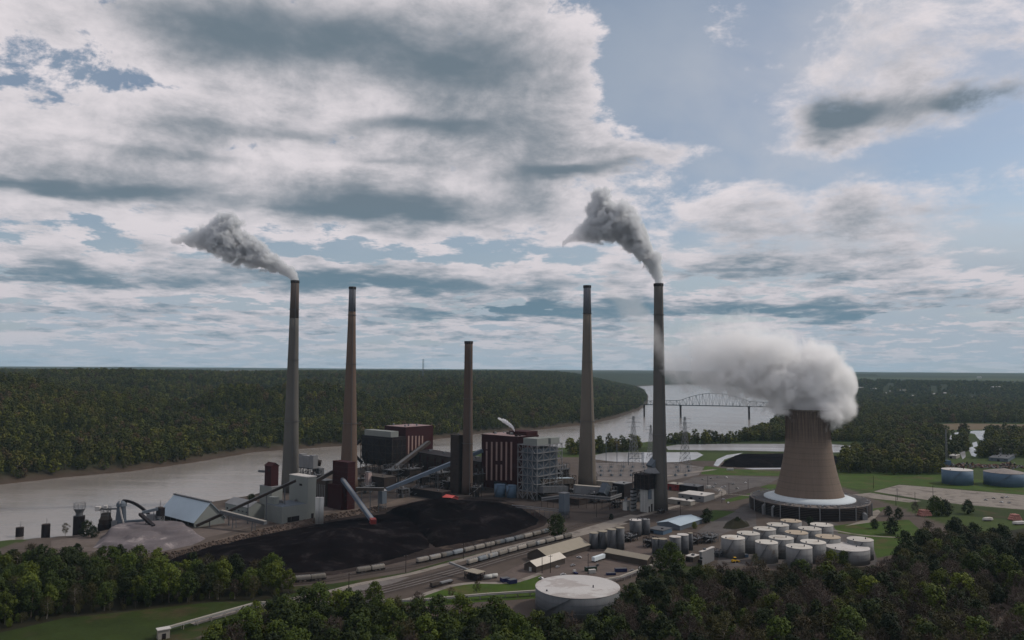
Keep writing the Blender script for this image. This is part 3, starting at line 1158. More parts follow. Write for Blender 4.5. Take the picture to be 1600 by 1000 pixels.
def plant_near():
    x, y = jit(-420, 420, 330, 680, 10.0)
    keep = np.zeros(x.shape, bool)
    zi = np.zeros(x.shape, int)
    for i, p in enumerate(NEARW):
        m = inside(p, x, y)
        keep |= m
        zi[m] = i
    keep &= pdist(PATHW, x, y, False) > 6.0
    keep &= np.hypot(x - BIGTANK.x, y - BIGTANK.y) > 33
    x, y, zi = x[keep], y[keep], zi[keep]
    D = np.hypot(x, y)
    vis = np.abs(x) < 0.70 * y + 8
    vv = np.array([PX((a, b, 15.0))[1] for a, b in zip(x, y)])
    seen = vis & (vv < 1004)
    order = [i for i in np.argsort(D) if seen[i]]
    lead = set(order[:290])
    stuff = []
    ranks = {}
    made = []
    proto = {}
    for i in range(len(x)):
        if not vis[i]:
            continue
        z = zi[i]
        u, v = PX((x[i], y[i], 0))
        t = rng.random()
        # kinds by place: green left, green bottom centre, brown and bare on the right
        if z == 0:
            kind = 'leafy' if t < 0.45 else 'dark' if t < 0.75 else 'budding'
        elif z == 1:
            kind = 'leafy' if t < 0.6 else 'dark' if t < 0.8 else 'budding' if t < 0.93 else 'bare'
        else:
            kind = 'leafy' if t < 0.15 else 'dark' if t < 0.33 else 'budding' if t < 0.68 else 'bare'
            if u > 1400 and v < 930 and t > 0.42:
                kind = 'dark' if t < 0.7 else 'budding'
        c = [j for j, s in enumerate(SHAPES) if s[0] == kind]
        j = c[int(rng.integers(0, len(c)))]
        sc = rng.uniform(0.78, 1.28) * (0.90 if z == 0 else 1.0)
        if z == 2 and v < 925 and u < 1400:
            sc *= 0.72
        rz = rng.uniform(0, 6.28)
        if i not in lead:
            stuff.append((x[i], y[i], 0.0, sc, rz, j))
            continue
        look = {'leafy': 'fresh green leafy tree', 'dark': 'dark green dense tree', 'budding': 'brownish budding tree', 'bare': 'bare grey-brown tree'}[kind]
        band = 'near' if v > 1000 else 'middle' if v > 955 else 'far'
        wood = ('left woods' if z == 0 else 'woods below rail yard' if u < 700 else 'woods before big tank' if z == 1 else
                'woods right of big tank' if u < 1150 else 'woods before tank farm' if u < 1390 else 'lower right woods')
        ranks.setdefault((look, band, wood), []).append(None)
        lab = look
        todo = (u, look, band, wood)
        if j not in proto:
            e = thing('tree', lab, 'tree', (x[i], y[i], 0), rz, 'trees of the foreground woods')
            a = bpy.data.objects.new('trunk', SHAPES[j][1]); COL.objects.link(a); a.parent = e
            b = bpy.data.objects.new('crown', SHAPES[j][2]); COL.objects.link(b); b.parent = e
            e.scale = (sc, sc, sc)
            KIDS[e.name] = [a, b]
            proto[j] = e
            made.append((todo, e))
        else:
            e = dup(proto[j], (x[i], y[i], 0), rz, lab, 'trees of the foreground woods', (sc, sc, sc))
            made.append((todo, e))
    byk = {}
    for (td, e) in made:
        byk.setdefault(td[1:], []).append((td[0], e))
    for (look, band, wood), l in byk.items():
        l.sort(key=lambda q: q[0])
        for n_, (u_, e) in enumerate(l):
            if len(l) == 1:
                e['label'] = 'only %s in the %s row of %s' % (look, band, wood)
            else:
                e['label'] = '%s, %s from left, %s row of %s' % (look, ordinal(n_ + 1), band, wood)
    # undergrowth
    x, y = jit(-420, 420, 330, 660, 6.5)
    for i in range(len(x)):
        if any(inside(p, x[i:i + 1], y[i:i + 1])[0] for p in NEARW) and math.hypot(x[i] - BIGTANK.x, y[i] - BIGTANK.y) > 30 and pdist(PATHW, x[i:i + 1], y[i:i + 1], False)[0] > 4:
            stuff.append((x[i], y[i], -0.8, rng.uniform(0.22, 0.42), rng.uniform(0, 6.28), int(rng.choice([1, 3, 5, 6]))))
    scatter('undergrowth', [s[3] for s in SHAPES], stuff, 'undergrowth and close-packed trees filling the foreground woods', 'undergrowth')


BIGTANK = Vector(((902.5 - 800) / 1200 * 484, 484.0, 0))
plant_near()

# ------------------------------------------------------------------ site surfaces
def surfaces():
    sheet('coal_yard', [(235, 888), (290, 856), (400, 833), (520, 810), (620, 790), (690, 775), (785, 781), (835, 797), (858, 812), (850, 822), (800, 839), (700, 861), (600, 884), (520, 899), (400, 904), (290, 899)], 0.06, M_coaldust)
    # ponds with low dykes
    sheet('settling_pond', [(930, 711), (950, 707), (1090, 706.5), (1099, 711), (1086, 718), (1060, 722), (1010, 723), (960, 721.5), (930, 718)], 0.10, M_pond)
    sheet('settling_pond', [(1040, 698), (1060, 694.5), (1150, 693.5), (1300, 694), (1372, 700), (1345, 705.5), (1300, 707), (1150, 704), (1044, 703)], 0.10, M_pond)
    sheet('settling_pond', [(1115, 727), (1120, 718), (1136, 711), (1161, 707.5), (1150, 712), (1132, 718), (1122, 729)], 0.12, M_pond)
    sheet('settling_pond', [(1160, 731.5), (1222, 731), (1222, 733), (1178, 733.5)], 0.12, M_pond)
    for i, w in enumerate(WETS_PX):
        sheet('wetland_pool', w, 0.15, M_pond)
    G1 = M_grass
    sheet('ploughed_field', FIELD_PX, 0.12, M_field)
    sheet('ploughed_field', [(1380, 634), (1448, 633), (1450, 636), (1384, 637.5)], 0.12, M_field)
    sheet('grass_verge', [(930, 704), (1000, 699), (1155, 691), (1240, 690), (1380, 693), (1400, 700), (1375, 709), (1300, 711), (1100, 707), (1000, 707), (930, 709)], 0.05, M_dgrass)
    sheet('grass_verge', [(1102, 728), (1140, 733), (1220, 736), (1222, 744), (1130, 742.5), (1095, 741)], 0.05, G1)
    sheet('grass_verge', [(1125, 772), (1150, 773.5), (1180, 776), (1135, 785.5), (1131, 779)], 0.05, G1)
    sheet('grass_verge', [(1156, 772), (1200, 757), (1225, 757), (1215, 770), (1180, 774)], 0.05, G1)
    sheet('grass_verge', [(1095, 807), (1115, 797), (1150, 799), (1113, 815)], 0.05, G1)
    sheet('grass_verge', [(1306, 758), (1312, 742), (1400, 738), (1475, 742), (1640, 764), (1640, 776), (1460, 760), (1405, 756), (1362, 768)], 0.06, G1)
    sheet('grass_verge', [(1350, 772), (1420, 774), (1500, 790), (1640, 800), (1640, 818), (1440, 800), (1425, 785), (1365, 780)], 0.05, M_dgrass)
    sheet('grass_verge', [(1302, 822), (1345, 816), (1420, 812), (1440, 830), (1418, 862), (1370, 872), (1360, 840), (1310, 833)], 0.05, G1)
    sheet('grass_verge', [(1350, 806), (1352, 796), (1385, 792), (1372, 804)], 0.05, G1)
    sheet('grass_bank', [(600, 944), (640, 934), (700, 917), (740, 910), (800, 911), (840, 897), (846, 900), (838, 935), (760, 940), (660, 948)], 0.07, G1)
    sheet('grass_verge', [(640, 893), (700, 876), (790, 855), (850, 843), (862, 838), (850, 848), (790, 861), (720, 877), (640, 899)], 0.04, M_dgrass)
    sheet('grass_verge', [(440, 918), (520, 912), (640, 894), (640, 899), (560, 914), (500, 928), (455, 934)], 0.04, M_dgrass)
    sheet('meadow', [(-160, 1015), (0, 988), (100, 965), (240, 950), (330, 940), (420, 938), (400, 960), (270, 1010), (200, 1100), (-160, 1100)], 0.05, M_dgrass)
    sheet('grass_verge', [(1010, 898), (1060, 884), (1130, 890), (1140, 905), (1060, 905), (1010, 915)], 0.05, M_dgrass)
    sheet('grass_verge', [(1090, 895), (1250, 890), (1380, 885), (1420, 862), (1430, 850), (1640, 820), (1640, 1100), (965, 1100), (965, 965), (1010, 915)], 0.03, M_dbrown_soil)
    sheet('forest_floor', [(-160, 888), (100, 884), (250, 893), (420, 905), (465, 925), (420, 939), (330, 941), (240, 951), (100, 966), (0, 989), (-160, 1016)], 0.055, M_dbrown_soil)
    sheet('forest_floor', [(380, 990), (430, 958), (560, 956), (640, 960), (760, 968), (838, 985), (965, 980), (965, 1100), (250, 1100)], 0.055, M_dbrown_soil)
    strip('dirt_path', PATH_PX, 5.0, 0.09, M_dirt)
    # paved and gravelled areas
    sheet('parking_lot', [(1040, 764), (1085, 745), (1130, 743), (1220, 746), (1200, 756), (1155, 771), (1125, 771), (1112, 764)], 0.04, M_asph)
    sheet('parking_lot', [(1365, 768), (1405, 757.5), (1640, 777), (1640, 800), (1500, 788), (1440, 780)], 0.09, M_road)
    sheet('service_road', [(1330, 773), (1360, 770), (1440, 783), (1420, 785), (1365, 779)], 0.08, M_road)
    sheet('paved_yard', [(1085, 834), (1110, 815), (1150, 797), (1180, 782), (1182, 822), (1140, 830), (1120, 838)], 0.04, M_asph)
    sheet('service_road', [(1352, 812), (1360, 800), (1372, 796), (1376, 800), (1362, 816), (1320, 822)], 0.09, M_road)
    sheet('substation_yard', [(930, 723), (1060, 724), (1100, 730), (1092, 742), (1040, 752), (930, 755)], 0.05, M_gravel)
    sheet('tank_farm_yard', [(1120, 884), (1126, 845), (1230, 812), (1300, 815), (1345, 835), (1372, 850), (1370, 885)], 0.045, M_asph)
    sheet('paved_yard', [(760, 908), (800, 888), (840, 872), (905, 850), (1000, 846), (1045, 868), (1022, 888), (968, 908), (900, 905), (840, 902)], 0.045, M_pinkyard)
    sheet('paved_yard', [(863, 839), (900, 829), (960, 811), (985, 804), (1002, 806), (985, 817), (940, 829), (905, 838), (880, 843)], 0.06, M_road)
    sheet('gravel_patch', [(516, 926), (545, 914), (600, 904), (640, 902), (610, 914), (560, 924)], 0.06, M_gravel)
    sheet('gravel_yard', [(300, 845), (420, 818), (520, 798), (520, 785), (440, 782), (330, 800), (250, 816), (150, 835), (80, 845), (80, 856), (200, 866)], 0.04, M_limeyard)
    sheet('plant_yard', [(560, 790), (620, 770), (760, 782), (880, 800), (990, 806), (1010, 800), (930, 770), (700, 745), (560, 760)], 0.03, M_darkyard)
    # rail bed and roads
    strip('rail_bed', [(440, 912), (500, 907), (560, 897), (655, 881), (760, 857), (855, 834), (930, 813), (1010, 795)], 15.0, 0.05, M_ballast)
    strip('rail_bed', [(505, 942), (560, 931), (640, 912), (736, 886), (820, 862), (905, 841)], 21.0, 0.055, M_ballast)
    strip('rail_bed', [(985, 818), (1030, 803), (1090, 787), (1140, 775), (1190, 762)], 17.0, 0.065, M_ballast)
    strip('service_road', [(1000, 806), (1060, 791), (1110, 779), (1128, 772), (1128, 766), (1120, 762)], 8.0, 0.07, M_road)
    strip('service_road', [(300, 975), (400, 948), (470, 933), (520, 923), (560, 913), (640, 897), (700, 881), (780, 859), (862, 838)], 6.0, 0.075, M_road)
    strip('service_road', [(560, 955), (640, 936), (700, 917), (740, 911), (800, 910), (845, 896)], 5.0, 0.085, M_road)
    strip('service_road', [(1300, 828), (1345, 836), (1405, 840)], 4.0, 0.09, M_road)
    strip('service_road', [(1010, 748), (1060, 741), (1090, 737), (1118, 733.5)], 9.0, 0.08, M_road)
    strip('service_road', [(1125, 771.5), (1150, 773), (1178, 775.5)], 4.0, 0.085, M_road)
    strip('dirt_bund', [(270, 866), (330, 850), (420, 826), (520, 804), (600, 790), (640, 778)], 16.0, 0.09, M_dirt)
    for off_ in (-4.8, 0.0, 4.8):
        P_ = smooth_path([G(u, v) for u, v in [(505, 942), (560, 931), (640, 912), (736, 886), (820, 862), (905, 841)]])
        Q_ = []
        for i, p in enumerate(P_):
            d = (P_[min(i + 1, len(P_) - 1)] - P_[max(i - 1, 0)]).normalized()
            Q_.append(p + Vector((-d.y, d.x, 0)) * off_)
        strip('gravel_walk', None, 1.3, 0.075, M_gravel, pts=Q_)
    # rails: each track is a pair of rails on its ties
    def track(px, off=0.0, zb=0.06):
        P = smooth_path([G(u, v) for u, v in px])
        b = MB()
        for s in (-0.75, 0.75):
            Q = []
            for i, p in enumerate(P):
                d = (P[min(i + 1, len(P) - 1)] - P[max(i - 1, 0)]).normalized()
                Q.append(p + Vector((-d.y, d.x, 0)) * (s + off) + Vector((0, 0, zb + 0.15)))
            for i in range(len(Q) - 1):
                b.beam(Q[i], Q[i + 1], 0.14, 0.18)
        o = b.build('railway_track', M_rail)
        o['kind'] = 'structure'
        return P
    track([(440, 912), (500, 907), (560, 897), (655, 881), (760, 857), (855, 834), (930, 813), (1010, 795)])
    track([(440, 912), (500, 907), (560, 897), (655, 881), (760, 857), (855, 834), (930, 813), (1010, 795)], -5.0)
    for off in (-7.0, -2.5, 2.5, 7.0):
        track([(505, 942), (560, 931), (640, 912), (736, 886), (820, 862), (905, 841)], off)
    for off in (-4.0, 1.0, 5.5):
        track([(985, 818), (1030, 803), (1090, 787), (1140, 775), (1190, 762)], off, 0.075)


M_coaldust = mat('coal_dust_ground', (0.030, 0.024, 0.023), 0.95, 0.5, 0.05, fine=0.4, spec=0.0, col2=(0.075, 0.060, 0.052), patch=(0.55, 0.68), pscale=0.04)
M_field = mat('ploughed_field', (0.11, 0.085, 0.055), 0.95, 0.2, 0.01)
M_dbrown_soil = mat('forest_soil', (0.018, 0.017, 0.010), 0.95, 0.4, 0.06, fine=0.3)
M_pinkyard = mat('brown_yard', (0.10, 0.080, 0.072), 0.95, 0.25, 0.06, fine=0.2, col2=(0.075, 0.062, 0.056), patch=(0.5, 0.64), pscale=0.05)
M_limeyard = mat('pale_dusty_yard', (0.112, 0.092, 0.083), 0.95, 0.3, 0.04, fine=0.25, col2=(0.08, 0.066, 0.058), patch=(0.5, 0.66), pscale=0.04)
M_darkyard = mat('sooty_yard', (0.042, 0.034, 0.031), 0.95, 0.35, 0.05, fine=0.25)
surfaces()


def heap(name, px, peaks, material, label, cat, step=3.0, rough=0.6, z0=0.0, terr=0.0, kind=None):
    """loose heap: height field over an outline, built from soft cones (u, v, radius m, height m)"""
    poly = polyw(px)
    x0, y0 = poly.min(0); x1, y1 = poly.max(0)
    xs = np.arange(x0 - step, x1 + step * 2, step); ys = np.arange(y0 - step, y1 + step * 2, step)
    X, Y = np.meshgrid(xs, ys)
    ins = inside(poly, X, Y)
    d = pdist(poly, X, Y)
    Z = np.zeros(X.shape)
    for (u, v, r, h) in peaks:
        c = G(u, v)
        q = np.hypot(X - c.x, Y - c.y) / r
        Z = np.maximum(Z, h * np.clip(1 - q, 0, 1) ** 0.9 + 0 * q) if not terr else np.maximum(Z, h * np.clip((1 - q) * terr, 0, 1))
    Z = Z + (fbm(X, Y, 16.0, 4) - 0.45) * rough * 2 + np.abs(fbm(X + 99, Y, 34.0, 2) - 0.5) * rough * 3
    edge = np.clip(d / 7.0, 0, 1)
    Z = np.where(ins, np.maximum(Z, 0.4) * edge + 0.10, -0.6) + z0
    n, m = X.shape
    idx = np.arange(n * m).reshape(n, m)
    q = np.stack([idx[:-1, :-1], idx[:-1, 1:], idx[1:, 1:], idx[1:, :-1]], -1).reshape(-1, 4)
    me_in = ins.ravel()
    keep = me_in[q].any(1)
    me = bpy.data.meshes.new(name)
    me.from_pydata(np.stack([X, Y, Z], -1).reshape(-1, 3).tolist(), [], q[keep].tolist())
    bm = bmesh.new(); bm.from_mesh(me)
    bmesh.ops.delete(bm, geom=[v for v in bm.verts if not v.link_faces], context='VERTS')
    bm.to_mesh(me); bm.free()
    me.materials.append(material)
    for p in me.polygons:
        p.use_smooth = True
    o = bpy.data.objects.new(name, me)
    COL.objects.link(o)
    return tag(o, label, cat)


heap('coal_pile', [(255, 880), (300, 858), (400, 838), (520, 815), (600, 803), (640, 800), (660, 822), (670, 842), (672, 856), (640, 867), (590, 880), (520, 893), (400, 898), (300, 893)],
     [(548, 850, 62, 14), (480, 862, 60, 9), (400, 868, 60, 6), (600, 846, 46, 10), (520, 872, 40, 6), (440, 852, 40, 6), (580, 866, 34, 7)], M_coal, 'low black coal pile in the left half of the coal yard, under the stacker boom', 'coal pile', step=2.2, rough=1.3)
heap('coal_pile', [(600, 802), (640, 786), (700, 779), (770, 785), (820, 800), (842, 812), (838, 820), (800, 834), (740, 846), (680, 856), (655, 836), (640, 812)],
     [(690, 805, 62, 18), (752, 806, 66, 15), (650, 808, 36, 9), (798, 814, 38, 7), (720, 824, 40, 8), (680, 838, 34, 6)], M_coal, 'high black coal pile behind the rail cars, below the red striped building', 'coal pile', step=2.2, rough=1.4)
heap('coal_pile', [(1124, 729), (1133, 720), (1160, 710), (1230, 708), (1320, 713), (1345, 718), (1318, 726), (1230, 731), (1160, 731)],
     [(1190, 719, 95, 9), (1280, 719, 80, 7)], M_coal, 'distant black coal pile beyond the ponds behind the cooling tower', 'coal pile', step=5.0)
heap('limestone_pile', [(145, 856), (160, 838), (185, 826), (240, 818), (300, 830), (322, 842), (300, 852), (240, 864), (190, 862)],
     [(238, 842, 66, 3.6), (205, 836, 30, 7.5), (232, 835, 22, 9.5), (258, 834, 24, 8.5), (280, 838, 20, 6.5), (222, 846, 18, 6)], M_lime, 'grey crushed stone pile with terraced sides beside the river', 'stone pile', terr=2.6, step=1.6, rough=0.55)
heap('brush_mound', [(1128, 826), (1136, 815), (1150, 810), (1168, 815), (1172, 822), (1150, 828)], [(1150, 820, 22, 6)], M_dbrown_soil,
     'dark earth mound beside the tank farm yard', 'mound', step=2.0)


def bank_rocks():
    """rock-faced bund between the pale yard and the coal yard"""
    P = smooth_path([G(u, v) for u, v in [(262, 872), (330, 856), (420, 832), (520, 810), (600, 796)]], 14)
    r = random.Random(5)
    b = MB()
    for i in range(len(P) - 1):
        d = (P[i + 1] - P[i])
        n = Vector((-d.y, d.x, 0)).normalized()
        a0 = P[i] + n * 4; a1 = P[i + 1] + n * 4
        z = 3.2 + r.uniform(-.5, .5)
        b.quad(P[i] - n * 5, P[i + 1] - n * 5, a1 + Vector((0, 0, 3.2)), a0 + Vector((0, 0, 3.2)))
        b.quad(a0 + Vector((0, 0, 3.2)), a1 + Vector((0, 0, 3.2)), P[i + 1] + n * 12, P[i] + n * 12)
        for k in range(10):
            t = r.random()
            s = r.uniform(0.5, 1.5)
            c = P[i].lerp(P[i + 1], t) + n * (4 - 9 * r.random())
            off = (c - P[i]).dot(n)
            c.z = max(0, 3.2 * (off + 5) / 9)
            b.box(c.x - s, c.x + s, c.y - s * .7, c.y + s * .7, c.z - .6, c.z + s * .8, s * .4, s * .3)
    o = b.build('rock_bund', M_rock)
    tag(o, 'low brown rock-faced bund running between pale yard and coal yard', 'embankment')


bank_rocks()

# ------------------------------------------------------------------ stacks
def stack(u, v, wb, wt, vtop, label, m, band=None, mband=None, z_low=None, cap=True, holes=False):
    o = G(u, v)
    D = o.y
    H = ZT(o, vtop)
    rb = wb / F * D / 2; rt = wt / F * D / 2
    t = thing('smokestack', label, 'smokestack', o, 0.0, 'smokestacks of the power plant')
    n = 24

    def r_at(z):
        k = min(1.0, z / H)
        return rb + (rt - rb) * (1 - (1 - k) ** 1.35)
    zb = H if band is None else ZT(o, band)
    cut = [zb * i / 14 for i in range(15)]
    MB().lathe([(r_at(z), z) for z in cut], 40, cap=True).build('shaft', m, t, True)
    if band is not None:
        MB().lathe([(r_at(z) + 0.03, z) for z in (zb, (zb + H) / 2, H - 1.5)], 40).build('top_band', mband, t, True)
    rr = r_at(H)
    MB().lathe([(rr + 0.25, H - 3.2), (rr + 0.45, H - 2.8), (rr + 0.45, H), (rr - 0.9, H), (rr - 0.9, H - 2.5)], 40, cap=False).build('rim', M_soot, t, True)
    MB().cyl(0, 0, H - 2.6, H - 2.4, rr - 0.8, 24).build('flue_mouth', M_soot, t)
    for f in (0.33, 0.62, 0.86):
        z = H * f
        MB().lathe([(r_at(z), z), (r_at(z) + 1.0, z), (r_at(z) + 1.0, z + 0.25), (r_at(z), z + 0.25)], 32, cap=False).build('walkway', M_grey, t)
    lb = MB()
    a = -1.1
    for i in range(24):
        z0, z1 = H * i / 24, H * (i + 1) / 24
        lb.beam(((r_at(z0) + .3) * math.cos(a), (r_at(z0) + .3) * math.sin(a), z0), ((r_at(z1) + .3) * math.cos(a), (r_at(z1) + .3) * math.sin(a), z1), 0.45)
    lb.build('ladder', M_grey, t)
    return t, o, H


M_band1 = mat('stack_dark_top', (0.082, 0.066, 0.058), 0.9, 0.1, 0.05, streak=0.12)
M_conc3 = mat('stack_concrete_dark', (0.082, 0.060, 0.050), 0.9, 0.10, 0.03, streak=0.12)
S1 = stack(453, 768, 27, 12.6, 438, 'tall smoking grey-brown stack farthest left, behind the white building', M_concg, 497, M_band1)
S2 = stack(544.5, 768, 28.5, 10.5, 448, 'brown stack with grey upper band, second from the left', M_concr, 487, M_band)
S3 = stack(730, 772, 17.5, 12.6, 533, 'short brown stack in the middle, left of the striped building', M_conc3)
S4 = stack(917.5, 764, 29, 11.6, 446, 'brown stack with dark patched top, fourth from the left', M_conc, 490, M_band)
S5 = stack(1031, 797, 25, 14.2, 443, 'tall smoking dark stack on the right, nearest the cooling tower', M_concg)


# ------------------------------------------------------------------ cooling tower
def cooling_tower():
    D = 840.0
    o = Vector(((1264.5 - 800) / F * D * 1.0, D, 0))
    # keep the column exact
    for _ in range(4):
        o.x += (1264.5 - PX(o)[0]) / F * D
    t = thing('cooling_tower', 'brown concrete hyperbolic cooling tower with white skirt and dark louvred base', 'cooling tower', o)
    prof = [(36.2, 15.5), (33.4, 24), (30.6, 34), (28.2, 44), (26.0, 55), (24.3, 66), (23.2, 77), (22.8, 88), (23.1, 98), (23.9, 108.5)]
    m = bpy.data.materials.new('cooling_tower_shell')
    m.use_nodes = True
    nt = m.node_tree
    N = NT(nt)
    g = nt.nodes.new('ShaderNodeTexCoord')
    x, y, z = N.sep(g.outputs['Object'])
    a = N.math('ARCTAN2', x, y)
    rings = N.noise(N.vec(0.0, 0.0, N.mul(z, 0.45)), 1.0, 3.0, 0.7)
    st = N.noise(N.vec(N.mul(a, 22.0), 0.0, N.mul(z, 0.02)), 1.0, 4.0, 0.6)
    big = N.noise(g.outputs['Object'], 0.05, 4.0, 0.6)
    # water stains running down from the lip
    stain = N.mul(N.smooth(z, 58.0, 96.0), N.smooth(st, 0.40, 0.58))
    lift = N.smooth(N.math('FRACT', N.mul(z, 0.16)), 0.0, 0.16, -0.16, 0.0)
    f = N.add(N.add(N.add(0.62, N.mul(rings, 0.45)), N.mul(big, 0.32)), N.add(lift, N.mul(N.sub(st, 0.5), 0.45)))
    c = N.scale((0.15, 0.115, 0.092), f)
    c = N.mix(N.mul(stain, 0.75), c, (0.045, 0.035, 0.032))
    nt.links.new(c, nt.nodes['Principled BSDF'].inputs['Base Color'])
    nt.nodes['Principled BSDF'].inputs['Roughness'].default_value = 0.95
    nt.nodes['Principled BSDF'].inputs['Specular IOR Level'].default_value = 0.2
    sh = MB().lathe(prof, 96, cap=False)
    inner = [(r - 0.7, z) for r, z in reversed(prof)]
    sh.lathe([(prof[-1][0], 108.5), (prof[-1][0] - 0.7, 108.5)], 96, cap=False)
    sh.lathe(inner, 96, cap=False)
    sh.build('shell', m, t, True)
    rb = MB()
    for k in range(96):
        a_ = 2 * math.pi * k / 96
        for j in range(6, len(prof) - 1):
            (r0, z0), (r1, z1) = prof[j], prof[j + 1]
            rb.beam(((r0 + .08) * math.cos(a_), (r0 + .08) * math.sin(a_), z0), ((r1 + .08) * math.cos(a_), (r1 + .08) * math.sin(a_), z1), 0.22)
    rb.build('shell_rib', m, t)
    MB().lathe([(23.9, 107.2), (25.6, 107.4), (25.6, 108.6), (23.9, 108.8)], 72, cap=False).build('rim_walkway', M_conc, t)
    MB().lathe([(46.5, 13.4), (46.5, 14.6), (36.6, 17.6), (35.6, 17.6)], 72, cap=False).build('skirt', mat('tower_skirt_white', (0.46, 0.51, 0.54), 0.6, 0.06, 0.1), t, True)
    MB().lathe([(60.5, 0), (60.5, 12.4)], 72, cap=False).build('fill_ring', M_dark, t)
    deck = MB().lathe([(60.9, 12.4), (60.9, 13.1), (44.0, 13.1), (44.0, 12.4)], 72, cap=False)
    deck.build('deck', mat('tower_deck', (0.15, 0.13, 0.12), 0.9, 0.3, 0.2, fine=0.3), t)
    lv = MB()
    for z in lin(1.2, 11.4, 7):
        lv.lathe([(60.6, z), (61.3, z - .5), (61.3, z - .35), (60.6, z + .15)], 72, cap=False)
    lv.build('louvre', M_dbrown, t)
    for k in range(20):
        a_ = 2 * math.pi * (k + 0.35) / 20
        MB().beam((61.7 * math.cos(a_), 61.7 * math.sin(a_), 0), (61.7 * math.cos(a_), 61.7 * math.sin(a_), 13.5), 0.8).build('post', M_lgrey, t)
    rl = MB()
    for k in range(72):
        a0 = 2 * math.pi * k / 72; a1 = 2 * math.pi * (k + 1) / 72
        p = Vector((60.6 * math.cos(a0), 60.6 * math.sin(a0), 13.1)); q = Vector((60.6 * math.cos(a1), 60.6 * math.sin(a1), 13.1))
        rl.beam(p, p + Vector((0, 0, 1.3)), 0.12)
        rl.beam(p + Vector((0, 0, 1.3)), q + Vector((0, 0, 1.3)), 0.12)
    rl.build('railing', M_lgrey, t)
    r = random.Random(3)
    pp = MB()
    for k in range(46):
        a_ = 2 * math.pi * k / 46
        pp.pipe((47.5 * math.cos(a_), 47.5 * math.sin(a_), 13.6), (59.6 * math.cos(a_), 59.6 * math.sin(a_), 13.8), 0.45, 6)
        if k % 2:
            s = r.uniform(0.6, 1.4)
            x_, y_ = 57.5 * math.cos(a_ + .06), 57.5 * math.sin(a_ + .06)
            pp.box(x_ - s, x_ + s, y_ - s, y_ + s, 13.1, 13.1 + r.uniform(.8, 2.2))
    pp.build('deck_pipe', M_lgrey, t)
    for a_ in (3.55, 3.75):
        pr = MB()
        c = Vector((63.5 * math.cos(a_), 63.5 * math.sin(a_), 0))
        pr.pipe(c, c + Vector((0, 0, 9)), 1.1)
        pr.pipe(c + Vector((0, 0, 9)), Vector((60.6 * math.cos(a_), 60.6 * math.sin(a_), 10.5)), 1.1)
        pr.build('riser_pipe', M_lgrey, t)
    d = MB()
    a_ = -math.pi / 2 + 0.62
    c = Vector((62.2 * math.cos(a_), 62.2 * math.sin(a_), 0))
    d.box(c.x - 2.4, c.x + 2.4, c.y - 2.4, c.y + 1.5, 0.05, 5.0)
    d.lathe([(2.4, 5.0), (2.2, 6.2), (1.2, 7.2), (0.1, 7.6)], 14, c.x, c.y - .4)
    d.build('pump_house', M_lgrey, t)
    return o


CT = cooling_tower()


# ------------------------------------------------------------------ round tanks
TANKN = [0]


def tank(u, vtop, hw, z1, label, group=None, m=None, mr=None, name='storage_tank', cat='tank', roof=0.05, detail=True, rail=True):
    m = m or M_tank; mr = mr or M_tankroof
    d = ray(u, vtop)
    k = (z1 - CAM_Z) / d.z
    o = Vector((d.x * k, d.y * k, 0))
    r = hw / F * o.y
    t = thing(name, label, cat, o, 0.0, group)
    seg = 40 if r > 6 else 20
    MB().lathe([(r, 0), (r, z1)], seg).build('shell', m, t, True)
    zr = z1 + r * roof
    MB().lathe([(r + .12, z1 - .02), (r + .12, z1 + .22), (r * .55, z1 + .22 + (zr - z1) * .5), (0.3, zr + .22)], seg).build('roof', mr, t)
    if detail:
        b = MB()
        for f in (0.34, 0.67):
            b.lathe([(r, z1 * f), (r + .1, z1 * f), (r + .1, z1 * f + .25), (r, z1 * f + .25)], seg, cap=False)
        b.build('shell_seam', m, t)
        s = MB()
        n = 14
        a0 = -math.pi * 0.86
        for i in range(n):
            a = a0 + 0.9 * i / n; a2 = a0 + 0.9 * (i + 1) / n
            s.beam(((r + .6) * math.cos(a), (r + .6) * math.sin(a), z1 * i / n), ((r + .6) * math.cos(a2), (r + .6) * math.sin(a2), z1 * (i + 1) / n), .9, .25)
        s.build('stair', M_grey, t)
    if rail:
        v = MB()
        v.cyl(r * .35, -r * .2, z1, zr + 1.4, 0.4, 8)
        v.cyl(-r * .75, -r * .45, z1, z1 + 1.3, 0.5, 8)
        v.build('roof_vent', M_grey, t)
    return t, o, r


M_tan2 = mat('tan_tank_roof', (0.33, 0.28, 0.22), 0.8, 0.1, 0.12)


def tank_farm():
    T = [(218, 368, 108), (365, 327, 104), (520, 283, 103), (648, 245, 100), (775, 208, 95), (540, 412, 103), (680, 370, 112), (828, 320, 104),
         (955, 282, 104), (1070, 245, 102), (852, 455, 118), (988, 410, 114), (1130, 360, 112), (1440, 385, 116)]
    names = ['nearest the yellow loader, at the left corner of the tank farm', 'second in the left row of the tank farm', 'third in the left row of the tank farm',
             'fourth in the left row of the tank farm', 'with a drab roof at the back end of the left row', 'at the near end of the middle row, behind the trees',
             'second in the middle row of the tank farm', 'with a tan roof, third in the middle row', 'fourth in the middle row of the tank farm',
             'at the back of the middle row, below the cooling tower', 'with only its white roof showing above the brown trees', 'with the whitest roof, second in the right row',
             'with a tan roof, third in the right row', 'standing alone at the right end of the tank farm']
    for (x, y, h), nm in zip(T, names):
        tank(1110 + x / 6.154, 780 + y / 6.154, h / 6.154, 15.0, 'pale grey storage tank ' + nm, 'tanks of the tank farm', mr=M_tan2 if ('tan' in nm.split('tank farm')[0].replace('standing', '') or 'drab' in nm) else None)
    tank(1323.7, 854.4, 32, 11.0, 'wide low white-roofed tank at the near right of the tank farm', 'tanks of the tank farm', mr=M_wroof)


tank_farm()


